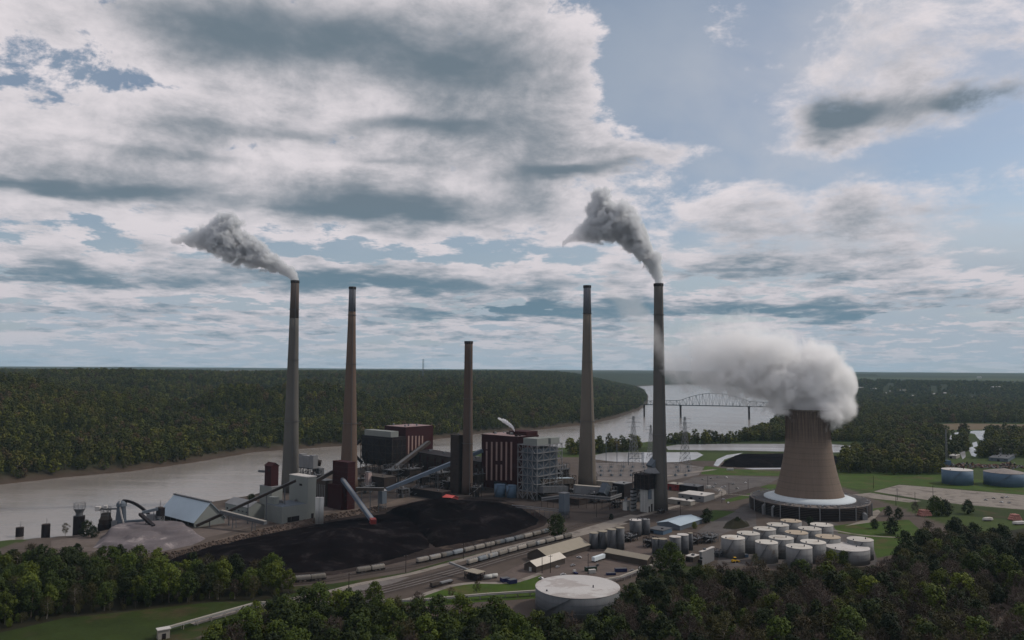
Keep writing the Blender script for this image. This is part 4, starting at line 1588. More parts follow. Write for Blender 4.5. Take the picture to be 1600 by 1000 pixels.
def big_tank():
    t, o, r = tank(902.5, 916.3, 64.5, 14.0, 'very large grey tank with flat pale roof in the foreground', None, mat('weathered_tank_shell', (0.105, 0.112, 0.122), 0.6, 0.12, 0.05, streak=0.32),
                   mat('big_tank_roof', (0.40, 0.39, 0.385), 0.75, 0.10, 0.05, fine=0.08, col2=(0.30, 0.28, 0.27), patch=(0.48, 0.54), pscale=0.025), detail=True, roof=0.035)


big_tank()
tank(789.5 - 8.3, 757, 8.6, 14.0, 'blue tank left of a pair in front of the red striped building', 'pair of blue tanks', M_bluetank, M_bluetank)
tank(789.5 + 9.5, 758.3, 8.0, 14.0, 'blue tank right of a pair in front of the red striped building', 'pair of blue tanks', M_bluetank, M_bluetank)
tank(1495.5, 733.5, 21.5, 19.0, 'blue round tank with white roof on the grass beyond the right parking lot', None, M_bluetank, M_wroof)
tank(1569, 737.5, 28, 17.0, 'wide blue tank with dull roof at the right edge beyond the parking lot', None, M_bluetank, mat('dull_tank_roof', (0.2,0.18,0.17), .8), roof=0.2)
for (u, v, h, z, nm) in [(928, 832.5, 7, 13, 'first'), (942.5, 830, 7.5, 14, 'second'), (956, 827, 7, 17, 'third'), (969, 824.5, 6.6, 18, 'fourth and tallest')]:
    tank(u, v, h, z, 'grey chemical tank beside the tan barn, %s in the row from the left' % nm, 'row of chemical tanks', M_grey, M_tan, rail=False)
tank(993, 812.5, 9.2, 14, 'grey tank with white top left of the blue-roofed shed', None, M_grey, M_wroof)
tank(1009, 811.5, 6.5, 13.5, 'narrow grey tank between a larger grey tank and the blue-roofed shed', None, M_grey, M_lgrey)
for (u, v, h, z, nm) in [(1024, 841.5, 5.2, 12, 'small dark tank at the left end'), (1035.6, 842, 6.8, 12, 'brown-grey tank second from the left'), (1055, 838.5, 8.8, 15, 'tall grey tank with white top on the left'),
                         (1067, 835.3, 8.7, 15, 'tall grey tank with white top on the right'), (1079, 833, 3.6, 14, 'thin dark column at the right end')]:
    tank(u, v, h, z, nm + ' of the chemical plant', 'chemical plant tanks', M_grey, M_wroof if 'white' in nm else M_tan, rail=False)

# ------------------------------------------------------------------ buildings of the plant
def px_z(f, x, y, v):
    return ZT(f.w(x, y), v)


def red_striped():
    f = Frame(808, 768, 752, 841, 684)
    t = f.thing('boiler_house', 'large dark red boiler house with six cream vertical strips, right of the short stack', 'building')
    H = f.H
    MB().box(0, f.L1, 0, f.L2, 0, H).build('wall', M_brick, t)
    MB().box(-.4, f.L1 + .4, -.4, f.L2 + .4, H, H + 1.0).build('parapet', M_brick, t)
    MB().box(1.2, f.L1 - 1.2, 1.2, f.L2 - 1.2, H + 1.0, H + 1.25).build('roof', mat('pinkish_flat_roof', (0.22, 0.16, 0.16), 0.9, 0.2), t)
    for i, u in enumerate((760, 768, 775.6, 783.2, 790.8, 798.6)):
        y = f.y(u)
        zt = px_z(f, 0, y, 690.5); zb = px_z(f, 0, y, 750.5)
        segs = [(zb, zt)]
        if i == 0:
            zg = px_z(f, 0, y, 703); segs = [(zb, zg - .8), (zg + .8, zt)]
        if i in (2, 3):
            zg = px_z(f, 0, y, 723); segs = [(zb, zg - 2.4), (zg + 2.4, zt)]
        for a, b in segs:
            MB().box(-.22, .1, y - 1.35, y + 1.35, a, b).build('wall_strip', M_strip, t)
    # upper house at the back right, roof plant
    MB().box(f.L1 * .45, f.L1 - .5, 1, f.L2 * .5, H + 1.0, H + 6).build('penthouse', M_brick, t)
    r = random.Random(2)
    for k in range(9):
        x, y, s = r.uniform(3, f.L1 - 5), r.uniform(4, f.L2 - 4), r.uniform(.8, 2)
        MB().box(x - s, x + s, y - s, y + s, H + 1.2, H + 1.2 + r.uniform(1.2, 3.2)).build('roof_vent', M_dbrown if k % 3 else M_lgrey, t)
    MB().box(-3.0, -.05, f.L2 * .25, f.L2 * .6, 0, 9).build('lean_to', M_dark, t)
    return f


RB = red_striped()


def unit_a():
    f = Frame(633, 738, 600, 676, 669)
    t = f.thing('boiler_house', 'dark red boiler house with cream strips at the upper end of the grey conveyor', 'building')
    H = f.H
    MB().box(0, f.L1, 0, f.L2, 0, H).build('wall', M_brick, t)
    MB().box(-.4, f.L1 + .4, -.4, f.L2 + .4, H, H + 1.2).build('parapet', M_brick, t)
    MB().box(1.2, f.L1 - 1.2, 1.2, f.L2 - 1.2, H + 1.2, H + 1.4).build('roof', MATS['pinkish_flat_roof'], t)
    for u in (637.8, 643.5, 649, 654.2, 659.4):
        x = f.x(u)
        MB().box(x - 1.2, x + 1.2, -.22, .1, px_z(f, x, 0, 712), px_z(f, x, 0, 681)).build('wall_strip', M_strip, t)
    for (x, y) in ((6, 8), (18, 14), (30, 9), (12, f.L2 - 6)):
        MB().cyl(x, y, H + 1.3, H + 4.2, 1.3, 10).build('roof_vent', M_lgrey, t)
    return f


UA = unit_a()


def turbine_hall():
    # long low hall that joins the two boiler houses
    a = RB.w(0, RB.L2); b = UA.w(UA.L1 * .1, 0)
    d = b - a
    ang = math.atan2(d.y, d.x)
    L = d.length - 6
    t = thing('turbine_hall', 'long low dark hall between the two red boiler houses', 'building', a + d.normalized() * 3, ang)
    Hh = 30.0
    MB().box(0, L, -36, -1, 0, Hh).build('wall', M_dbrown, t)
    MB().box(-.4, L + .4, -36.4, -.6, Hh, Hh + .8).build('roof', M_dark, t)
    for i in range(9):
        x = L * (i + .5) / 9
        MB().box(x - 1, x + 1, -.98, .25, 1, Hh - 3).build('pilaster', M_brick, t)
        if i % 2:
            MB().box(x + 3, x + 7, -24, -18, Hh + .8, Hh + 3.5).build('roof_vent', M_grey, t)
    fr = MB()
    lattice(fr, lin(2, L - 2, 10), [.6, 9], [0, 7, 14, 21], .55)
    fr.build('pipe_frame', M_dark, t)


turbine_hall()


def precip_left():
    f = Frame(612, 742, 563, 634, 684)
    t = f.thing('precipitator', 'dark steel precipitator block carrying two pale boxes, left of the red boiler house', 'precipitator')
    H = f.H
    z0 = px_z(f, 0, 0, 722)
    MB().box(1, f.L1, 1, f.L2 - 1, z0, H).build('casing', M_dark, t)
    b = MB()
    lattice(b, lin(0, f.L1, 4), lin(0, f.L2, 6), lin(0, H - 3, 6), .7)
    b.build('steel_frame', M_dbrown, t)
    for (ua, ub, y0) in ((576, 602, .50), (596, 622, .08)):
        ya, yb = f.L2 * (y0 + .42), f.L2 * y0
        MB().box(2, f.L1 * .62, yb, ya, H, H + 8.0).build('roof_box', M_palegrn, t)
    for i in range(5):
        y = f.L2 * (.1 + .2 * i)
        MB().box(4, 12, y - 3, y + 3, z0 - 8, z0, -2.5, -2.0).build('hopper', M_dbrown, t)
    d = MB()
    d.pipe((-2, f.L2 * .9, 12), (-14, f.L2 * 1.12, 30), 2.2)
    d.pipe((-14, f.L2 * 1.12, 30), (0, f.L2 * 1.0, 44), 2.0)
    d.build('flue_duct', M_dark, t)


precip_left()


def steel_block():
    """steel-framed catalyst block right of the striped boiler house"""
    f = Frame(839, 782, 809, 878, 697)
    t = f.thing('catalyst_block', 'tall open steel lattice block with white boxes on top, right of the striped building', 'steel structure')
    H = f.H
    xs = lin(0, f.L1, 5); ys = lin(0, f.L2, 5); zs = lin(0, H, 8)
    b = MB(); lattice(b, xs, ys, zs, .75); b.build('steel_frame', M_lgrey, t)
    for z in zs[1:]:
        MB().box(.8, f.L1 - .8, .8, f.L2 - .8, z - .2, z).build('floor', M_grey, t)
    rl = MB()
    for z in zs[3:]:
        for k in (1.2,):
            rl.beam((-.8, -.8, z + k), (f.L1 + .8, -.8, z + k), .16)
            rl.beam((-.8, -.8, z + k), (-.8, f.L2 + .8, z + k), .16)
            rl.beam((-.8, -.8, z), (f.L1 + .8, -.8, z), .4)
            rl.beam((-.8, -.8, z), (-.8, f.L2 + .8, z), .4)
    rl.build('railing', M_lgrey, t)
    MB().box(4, f.L1 - 4, 4, f.L2 - 4, H * .12, H * .93).build('reactor', M_slate, t)
    MB().box(f.L1 * .1, f.L1 * .55, 4, f.L2 - 4, H, H + 7.5).build('roof_box', M_palegrn, t)
    MB().box(f.L1 * .62, f.L1 * .98, 3, f.L2 * .7, H, H + 7).build('roof_box', M_palegrn, t)
    st = MB()
    for j in range(7):
        st.beam((-1.8, 2 + 3 * (j % 2), zs[j]), (-1.8, 5 - 3 * (j % 2) + 3, zs[j + 1]), .9, .25)
    st.build('stair', M_lgrey, t)


steel_block()


def ducts():
    def duct(name, p, q, w, h, m, label, legs=True, hexa=False, mtop=None):
        p = Vector(p); q = Vector(q)
        mid = Vector((p.x, p.y, 0))
        t = thing(name, label, 'duct', mid)
        o = -mid
        MB().beam(p + o, q + o, w, h).build('casing', m, t)
        d = (q - p); L = d.length; d.normalize()
        rb = MB()
        n = max(3, int(L / 6))
        for i in range(n + 1):
            c = p + o + d * (L * i / n)
            rb.beam(c - d * .25, c + d * .25, w + .5, h + .5)
        rb.build('stiffener', m, t)
        if mtop:
            MB().beam(p + o + Vector((0, 0, h / 2 + .22)), q + o + Vector((0, 0, h / 2 + .22)), w * .96, .3).build('top_sheet', mtop, t)
        if legs:
            lg = MB()
            for i in range(n):
                c = p + o + d * (L * (i + .5) / n)
                s = Vector((-d.y, d.x, 0)) * (w * .4)
                for e in (s, -s):
                    lg.beam(c + e - Vector((0, 0, h / 2)), Vector((c.x + e.x, c.y + e.y, 0)), .6)
            lg.build('support_leg', M_dbrown, t)
        return t

    def at(u, v, D):
        r = ray(u, v)
        k = D / r.y
        return Vector((r.x * k, D, CAM_Z + r.z * k))
    duct('flue_duct', at(843, 752, 905), at(892, 751, 950), 9, 6.5, M_brownwall, 'long flue duct with pale blue top, between lattice block and brown stack', mtop=M_blue)
    duct('flue_duct', at(845, 765, 890), at(884, 764, 915), 8, 7, M_grey, 'grey flue duct in front of the blue-topped duct')
    duct('flue_duct', at(898, 764, 890), at(938, 767, 895), 9, 9, M_lgrey, 'large pale flue duct with cream top in front of the brown stack', mtop=M_cream)
    duct('flue_duct', at(934, 754, 985), at(962, 756, 970), 8, 5, M_cream, 'cream duct running right from the brown stack foot')
    duct('flue_duct', at(942, 772, 880), at(948, 757, 885), 8, 8, M_slate, 'upright slate-grey duct elbow beside the large pale duct', legs=False)
    # pipe rack
    t = thing('pipe_rack', 'long pale pipe rack running in front of the ducts to the scrubber', 'pipe rack', G(880, 796))
    o = -t.location
    P = [at(846, 782, 845), at(892, 776, 850), at(953, 781, 835), at(971, 775, 870)]
    for k in range(3):
        b = MB()
        for i in range(3):
            up = Vector((0, 0, k * 1.3))
            b.pipe(P[i] + o + up, P[i + 1] + o + up, .55, 8)
        b.build('pipe', M_lgrey if k != 1 else M_grey, t)
    lg = MB()
    for i in range(3):
        for j in range(5):
            c = P[i].lerp(P[i + 1], j / 5) + o
            lg.beam((c.x, c.y, 0), (c.x, c.y, c.z), .45)
    lg.build('post', M_dbrown, t)
    t = thing('pipe_rack', 'low pipe rack with posts along the yard left of the grey silo', 'pipe rack', G(830, 795))
    o = -t.location
    a, b_ = G(800, 792, 7), G(873, 799, 7)
    for k in range(2):
        MB().pipe(a + o + Vector((0, 0, k * 1.8)), b_ + o + Vector((0, 0, k * 1.8)), .45, 8).build('pipe', M_lgrey, t)
    lg = MB()
    for j in range(11):
        c = a.lerp(b_, j / 10) + o
        lg.beam((c.x, c.y, 0), (c.x, c.y, c.z + 2), .4)
    lg.build('post', M_grey, t)


ducts()


def silo_box():
    f = Frame(882, 812, 873, 890, 772)
    t = f.thing('bin_tower', 'slender pale blue-grey bin tower with hopper foot beside the round tree', 'silo')
    H = f.H
    MB().box(0, f.L1, 0, f.L2, H * .3, H).build('casing', M_slate, t)
    MB().box(-.2, f.L1 + .2, -.2, f.L2 + .2, H, H + .6).build('roof', M_lgrey, t)
    MB().box(f.L1 * .3, f.L1 * .7, f.L2 * .3, f.L2 * .7, H * .12, H * .3, -f.L1 * .3, -f.L2 * .3).build('hopper', M_slate, t)
    b = MB(); lattice(b, [0.4, f.L1 - .4], [.4, f.L2 - .4], [0, H * .15, H * .3], .5); b.build('support_leg', M_grey, t)


silo_box()


def scrubber():
    f = Frame(1012, 801, 1000, 1026, 766)
    t = f.thing('scrubber_building', 'white scrubber block under dark steelwork with cone top, beside the right stack', 'building')
    H = f.H
    MB().box(0, f.L1, 0, f.L2, 0, H).build('wall', M_white, t)
    for i in range(5):
        MB().box(-.12, .1, f.L2 * (i + .5) / 5 - .15, f.L2 * (i + .5) / 5 + .15, 0, H).build('panel_joint', M_grey, t)
    for (x, w_, h_) in ((2, 2.4, 6), (7, 3.2, 8)):
        MB().box(x, x + w_, -.12, .1, 0, h_).build('door', M_dark, t)
    H2 = px_z(f, 0, 0, 742)
    MB().box(-2, f.L1 + 2, -1.5, f.L2 + 6, H + .6, H2).build('steel_house', M_dark, t)
    b = MB(); lattice(b, lin(-3, f.L1 + 3, 4), lin(-2.5, f.L2 + 7, 5), lin(H + .8, H2 + 1, 4), .5); b.build('steel_frame', M_dbrown, t)
    xc, yc = f.L1 * .75, f.L2 * .25
    MB().lathe([(8.5, H2 + .5), (8.5, H2 + 1.5), (4.5, H2 + 6.0), (4.0, H2 + 6.4)], 28, xc, yc).build('cone_top', M_lgrey, t, True)
    MB().beam((xc - 2, yc + 1, H2 + 6), (xc + 7, yc - 2, H2 + 15), 8.5, 8).build('outlet_duct', M_slate, t)
    MB().lathe([(2.0, H + .2), (2.0, H - 9), ], 12, 1.0, -2.2).build('downpipe', M_slate, t)
    f2 = Frame(989, 799, 985, 995, 764)
    t2 = f2.thing('stair_tower', 'narrow white and dark stair tower left of the white scrubber block', 'stair tower')
    for i in range(6):
        z = f2.H * i / 6
        MB().box(0, f2.L1, 0, f2.L2, z, z + f2.H / 6 * .6).build('landing_panel', M_lgrey, t2)
    MB().box(.4, f2.L1 - .4, .4, f2.L2 - .4, 0, f2.H).build('core', M_dark, t2)
    f3 = Frame(979, 798, 973, 985, 784)
    t3 = f3.thing('pump_house', 'small white pump house left of the scrubber stair tower', 'building')
    MB().box(0, f3.L1, 0, f3.L2, 0, f3.H).build('wall', M_white, t3)
    MB().box(-.3, f3.L1 + .3, -.3, f3.L2 + .3, f3.H, f3.H + .4).build('roof', M_lgrey, t3)
    MB().box(1.5, 4, -.1, .1, 0, 4).build('door', M_slate, t3)
    MB().cyl(2, 3, f3.H + .4, f3.H + 4, .8, 8).build('roof_vent', M_lgrey, t3)
    MB().cyl(5, 3, f3.H + .4, f3.H + 4, .8, 8).build('roof_vent', M_lgrey, t3)


scrubber()


def flat_building(name, label, cat, C, uL, uR, vtop, mw, mr, extra=None, group=None):
    f = Frame(C[0], C[1], uL, uR, vtop)
    t = f.thing(name, label, cat, group)
    H = f.H
    MB().box(0, f.L1, 0, f.L2, 0, H).build('wall', mw, t)
    MB().box(-.35, f.L1 + .35, -.35, f.L2 + .35, H, H + .5).build('roof', mr, t)
    n = max(2, int(f.L2 / 9))
    for i in range(n):
        y = f.L2 * (i + .5) / n
        if i % 3 == 1:
            MB().box(-.12, .1, y - 1.8, y + 1.8, 0, min(4.2, H * .7)).build('door', M_dark, t)
        elif H > 5:
            MB().box(-.1, .1, y - 1.1, y + 1.1, H * .5, H * .5 + 1.3).build('window', M_glass, t)
    for i in range(max(1, int(f.L1 * f.L2 / 500))):
        x = f.L1 * ((i * .37 + .3) % .9); y = f.L2 * ((i * .61 + .2) % .9)
        MB().box(x, x + 2.2, y, y + 1.8, H + .5, H + 1.7).build('roof_vent', M_grey, t)
    return f, t


def gable_building(name, label, cat, C, uL, uR, vtop, rise, mw, mr, ridge='x', over=.6, sky=0, group=None, z=0.0):
    f = Frame(C[0], C[1], uL, uR, vtop)
    t = f.thing(name, label, cat, group)
    H = f.H
    MB().gable_wall(0, f.L1, 0, f.L2, 0, H, H + rise - .1, ridge).build('wall', mw, t)
    MB().gable(0, f.L1, 0, f.L2, H + .05, H + rise, ridge, over).build('roof', mr, t)
    for i in range(sky):
        x = f.L1 * (i + .7) / (sky + .4)
        y0, y1 = f.L2 * .10, f.L2 * .38
        z0 = H + rise * (y0 / (f.L2 / 2)) + .34; z1 = H + rise * (y1 / (f.L2 / 2)) + .34
        MB().quad((x, y0, z0), (x + 1.6, y0, z0), (x + 1.6, y1, z1), (x, y1, z1)).build('skylight', M_wroof, t)
    return f, t


flat_building('warehouse', 'white flat-roofed warehouse beside the service road, right of the right stack', 'building', (1100, 785), 1060, 1116.5, 775.8, M_lgrey, M_wroof)
flat_building('warehouse', 'long low cream shed in front of the white warehouse', 'building', (1079, 790.5), 1043, 1086, 784, M_cream, M_wroof)
flat_building('workshop', 'low maroon-walled workshop behind the white warehouse', 'building', (1060, 767), 1043, 1069, 757.5, M_red, M_cream)
flat_building('workshop', 'long dark low building between maroon workshop and parking lot', 'building', (1090, 770), 1052, 1100, 761, M_dark, M_grey)
flat_building('plant_building', 'dark block with pale roof left of the dark scrubber mass', 'building', (975, 780), 957, 988, 757, M_dark, M_lgrey)
flat_building('plant_building', 'grey block at the foot of the short stack', 'building', (716, 772), 703, 724, 681, M_dbrown, M_dbrown)
flat_building('plant_building', 'low brown building under the blue conveyor', 'building', (690, 782), 640, 705, 770, M_dark, M_dbrown)
flat_building('plant_building', 'low grey building between brown stack and conveyor foot', 'building', (600, 764), 562, 618, 747, M_dbrown, M_brownwall)
flat_building('plant_building', 'dark low building along the yard in front of the lattice block', 'building', (905, 790), 848, 925, 781, M_dbrown, M_dbrown)
flat_building('plant_building', 'small grey and white control house beside the chemical plant', 'building', (1096.5, 884), 1093, 1116, 863, M_lgrey, M_wroof)
flat_building('plant_building', 'low shed with bright white roof left of the control house', 'building', (1083, 879), 1072, 1092, 871, M_brownwall, M_wroof)
flat_building('plant_building', 'low blue-fronted building below the blue-roofed shed', 'building', (1036, 836), 1013, 1050, 830, M_bluetank, M_grey)
gable_building('shed', 'shed with pale blue metal roof between chemical plant and tracks', 'building', (1062.5, 829), 1027, 1097, 822, 2.6, M_slate, M_blue, 'x')
gable_building('barn', 'long barn with tan roof and skylights beside the rail cars', 'building', (857, 879.5), 824, 921, 871, 5.0, M_brownwall, M_tan, 'x', .8, 6)
f_, t_ = gable_building('hut', 'smaller shed with pale roof and white door in front of the long tan barn', 'building', (838, 895), 819, 883, 885.5, 3.2, M_brownwall, mat('pale_tan_roof', (0.48, 0.45, 0.40), .7, .06), 'x')
MB().box(-.12, .1, f_.L2 * .4, f_.L2 * .4 + 2.2, 0, 3.2).build('door', M_white, t_)
gable_building('workshop', 'long brown workshop with tan roof across the yard behind the big tank', 'building', (1011, 885), 945, 1021, 875.5, 2.6, M_brownwall, M_tan, 'y')


# ------------------------------------------------------------------ left group: white building, A-frame, red towers
def white_block():
    f = Frame(440, 819, 413, 493, 793)
    t = f.thing('process_building', 'pale grey-green block building with tall rear part, in front of the left stack', 'building')
    xa = f.x(479.7)
    H1 = f.H
    p = f.w(xa, 0)
    b = f.along(f.e2, 451, p)
    H2 = ZT(p, 746.5)
    MB().box(0, xa - .05, 0, f.L2, 0, H1).build('low_wing', M_palegrn, t)
    MB().box(.6, xa - .6, .6, f.L2 - .6, H1, H1 + .35).build('wing_roof', M_slate, t)
    MB().box(xa, f.L1, 0, b, 0, H2).build('tall_block', M_palegrn, t)
    MB().box(xa - .4, f.L1 + .4, -.4, b + .4, H2, H2 + .7).build('tall_roof', M_wroof, t)
    for (x, w_) in ((f.x(449), 4), (f.x(455), 9), (f.x(486), 3)):
        MB().box(x, x + w_, -.14, .1, .5, 5.5).build('door', M_dark, t)
    MB().box(xa - .14, xa + .05, b * .3, b * .45, H2 - 9, H2 - 7).build('window', M_dark, t)
    jt = MB()
    for i in range(14):
        jt.box(-.08, .05, f.L2 * i / 14, f.L2 * i / 14 + .2, 0, H1)
    jt.build('cladding_joint', M_grey, t)
    MB().box(xa * .1, xa * .3, f.L2 * .6, f.L2 * .95, H1 + .3, H1 + 7).build('roof_house', M_palegrn, t)
    r = random.Random(8)
    for i in range(4):
        x, y = r.uniform(xa * .4, xa * .9), r.uniform(f.L2 * .5, f.L2 * .9)
        MB().box(x, x + 3, y, y + 2, H1 + .3, H1 + 2.4).build('roof_unit', M_lgrey, t)
    for (u, nm) in ((496.6, 'left'), (502.6, 'right')):
        tank(u, 777.5, 3.6, 25.0, 'slim white silo at the right end of the pale block building, %s of two' % nm, 'twin white silos', M_white, M_wroof, 'silo', 'silo', .2, False, False)
    f2 = Frame(388, 813, 352, 414, 794)
    t2 = f2.thing('process_building', 'low pale building behind the sloping conveyor, left of the block building', 'building')
    MB().gable_wall(0, f2.L1, 0, f2.L2, 0, f2.H, f2.H + 5, 'y').build('wall', M_palegrn, t2)
    MB().gable(0, f2.L1, 0, f2.L2, f2.H + .05, f2.H + 5.1, 'y', .5).build('roof', M_lgrey, t2)
    for i in range(6):
        y = f2.L2 * (i + .5) / 6
        MB().box(-.1, .1, y - 1.4, y + 1.4, f2.H * .55, f2.H * .55 + 1.6).build('window', M_glass, t2)
    f3 = Frame(424, 792, 405, 441, 762)
    t3 = f3.thing('process_building', 'pale base building beneath the small red tower', 'building')
    MB().box(0, f3.L1, 0, f3.L2, 0, f3.H).build('wall', M_palegrn, t3)
    MB().box(-.3, f3.L1 + .3, -.3, f3.L2 + .3, f3.H, f3.H + .5).build('roof', M_lgrey, t3)
    zz = f3.H + .5
    t4 = thing('transfer_tower', 'small dark red tower with pitched roof beside the left stack', 'tower', f3.w(f3.L1 * .15, f3.L2 * .22, zz), f3.a)
    g = Frame(420, 788, 409, 431.5, 731)
    Ht = max(12, ZT(f3.o, 730) - zz)
    MB().box(0, g.L1, 0, g.L2 * .9, 0, Ht).build('wall', M_brick, t4)
    MB().gable(0, g.L1, 0, g.L2 * .9, Ht, Ht + 3.6, 'y', .7).build('roof', M_brick, t4)
    MB().gable_wall(.1, g.L1 - .1, .1, g.L2 * .9 - .1, Ht - .2, Ht, Ht + 3.4, 'y').build('gable', M_brick, t4)
    MB().box(-.1, .1, 3, 6, Ht - 6, Ht - 3.5).build('window', M_dark, t4)
    MB().beam((g.L1 * .5, g.L2 * .9, Ht - 7), (g.L1 * .5, g.L2 * .9 + 18, Ht - 8), 3, 2.4).build('gallery_stub', M_grey, t4)
    # tall red tower in the middle
    f5 = Frame(542, 797, 518.5, 554, 724)
    t5 = f5.thing('transfer_tower', 'tall dark red windowless tower in front of the second stack', 'tower')
    MB().box(0, f5.L1, 0, f5.L2, 0, f5.H).build('wall', M_brick, t5)
    MB().box(-.3, f5.L1 + .3, -.3, f5.L2 + .3, f5.H, f5.H + .8).build('roof', M_brick, t5)
    f6 = Frame(528, 797, 497, 541, 760)
    MB().box(-f5.L1 * .4, -.05, f5.L2 * .15, f5.L2 * 1.1, 0, f5.H * .52).build('annex', M_brick, t5)
    cl = MB()
    for i in range(9):
        z = f5.H * (i + 1) / 10
        cl.box(-.12, f5.L1 + .12, -.12, f5.L2 + .12, z, z + .25)
    cl.build('cladding_joint', M_dbrown, t5)
    MB().box(-.14, .1, f5.L2 * .4, f5.L2 * .4 + 4, 0, 5).build('door', M_dark, t5)
    f7 = Frame(508, 792, 492, 522, 752)
    t7 = f7.thing('plant_building', 'dull brown building between pale block and tall red tower', 'building')
    MB().box(0, f7.L1, 0, f7.L2, 0, f7.H).build('wall', M_brownwall, t7)
    MB().box(-.3, f7.L1 + .3, -.3, f7.L2 + .3, f7.H, f7.H + .5).build('roof', M_grey, t7)
    for i in range(6):
        MB().box(-.15, .1, f7.L2 * (i + .4) / 6, f7.L2 * (i + .6) / 6, f7.H * .15, f7.H * .85).build('wall_strip', M_lgrey, t7)
    return f5


RT = white_block()


def a_frame():
    f = Frame(303, 825, 252, 351, 0)
    t = f.thing('storage_barn', 'A-frame storage barn with large pale blue roof by the river', 'building')
    p = f.w(f.L1 / 2, 0)
    Hp = ZT(p, 785.5)
    He = 4.5
    L2 = f.along(f.e2, 272, p)
    xm = f.L1 / 2
    MB().gable(0, f.L1, 0, L2, He, Hp, 'y', 1.0, .4).build('roof', M_blue, t)
    w = MB()
    i = 0
    w.v = [(0, .3, 0), (f.L1, .3, 0), (f.L1, .3, He), (xm, .3, Hp - .2), (0, .3, He), (0, L2 - .3, 0), (f.L1, L2 - .3, 0), (f.L1, L2 - .3, He), (xm, L2 - .3, Hp - .2), (0, L2 - .3, He)]
    w.f = [(0, 1, 2, 3, 4), (9, 8, 7, 6, 5), (1, 6, 7, 2)]
    w.build('end_wall', M_palegrn, t)
    MB().box(2.5, 3, 1, L2 - 1, 0, He + 1.2).build('inner_wall', M_dark, t)
    pst = MB()
    for k in range(7):
        y = L2 * k / 6
        pst.beam((.2, min(max(y, .4), L2 - .4), 0), (.2, min(max(y, .4), L2 - .4), He), .5)
    pst.build('post', M_grey, t)
    MB().beam((xm, -1, Hp + .7), (xm, L2 + 1, Hp + .7), 2.4, 1.2).build('ridge_vent', M_grey, t)


a_frame()


def gallery(label, p, q, w, h, m, mtop=None, legs=0, name='conveyor', end=None, truss=False):
    """covered conveyor gallery between two points, with trestles standing on the ground"""
    p = Vector(p); q = Vector(q)
    base = Vector((p.x, p.y, 0))
    t = thing(name, label, 'conveyor', base)
    a, b = p - base, q - base
    MB().beam(a, b, w, h).build('gallery', m, t)
    d = (b - a).normalized()
    if mtop:
        up = d.cross(Vector((0, 0, 1))).cross(d).normalized()
        if up.z < 0:
            up = -up
        MB().beam(a + up * (h / 2 + .12), b + up * (h / 2 + .12), w * .55, .25).build('roof', mtop, t)
    if truss:
        s = d.cross(Vector((0, 0, 1))).normalized()
        tb = MB()
        n = max(4, int((b - a).length / 5))
        for e in (-1, 1):
            for i in range(n):
                c0 = a.lerp(b, i / n) + s * e * (w / 2 + .1); c1 = a.lerp(b, (i + 1) / n) + s * e * (w / 2 + .1)
                k = h / 2
                tb.beam(c0 + Vector((0, 0, -k)), c1 + Vector((0, 0, k if i % 2 else -k)) if i % 2 else c1 + Vector((0, 0, k)), .3)
        tb.build('truss', M_dark, t)
    for i in range(legs):
        c = a.lerp(b, (i + .7) / (legs + .3))
        s = d.cross(Vector((0, 0, 1))).normalized()
        lb = MB()
        for e in (-1, 1):
            lb.beam(c + s * e * w * .4 - Vector((0, 0, h / 2)), Vector((c.x, c.y, 0)) + s * e * (w * .4 + c.z * .05), .55)
        for zf in (.35, .7):
            lb.beam(Vector((c.x, c.y, c.z * zf)) + s * w * .45, Vector((c.x, c.y, c.z * zf)) - s * w * .45, .35)
        lb.build('trestle', M_grey, t)
    if end:
        MB().beam(b - d * 1, b + d * 4.5, w * 1.25, h * 1.35).build('head_chute', end, t)
    return t


def at(u, v, D):
    r = ray(u, v)
    k = D / r.y
    return Vector((r.x * k, D, CAM_Z + r.z * k))


p_ = UA.w(UA.x(668), -1.0)
gallery('twin grey conveyor gallery climbing to the farther red boiler house', G(583, 757, 4), Vector((p_.x, p_.y, ZT(p_, 691))), 7.5, 4.0, M_dbrown, M_grey, 3)
p_ = RB.w(-1, RB.L2 - 2)
gallery('long blue-grey conveyor gallery climbing to the striped boiler house', G(604, 765, 4), Vector((p_.x, p_.y, ZT(p_, 704))), 5.5, 4.2, M_gal, None, 5)
p_ = RT.w(-.5, RT.L2 * .3)
gallery('sloping blue stacker boom with red head reaching over the coal', Vector((p_.x, p_.y, ZT(p_, 749))), G(582, 813, 13), 4.0, 3.2, M_gal, M_lgrey, 0, 'stacker_boom', M_red)
gallery('dark gallery linking the pale block building to the tall red tower', at(493, 752, 826), at(520, 737, 838), 4, 3.2, M_dbrown, M_grey, 0)
gallery('thin dark conveyor rising in front of the pale buildings to the tall block', G(306, 822, 2), at(462, 751, 770), 3.2, 2.4, M_dbrown, M_grey, 5, truss=True)
gallery('pale covered conveyor sloping down to the right in front of the pale buildings', at(346, 799.5, 735), at(415, 817, 712), 4.5, 3.0, M_grey, M_cream, 2)
gallery('red and white transfer conveyor across the foot of the tall red tower', at(556, 764, 812), at(600, 764.5, 815), 4, 3, M_brownwall, M_lgrey, 3)


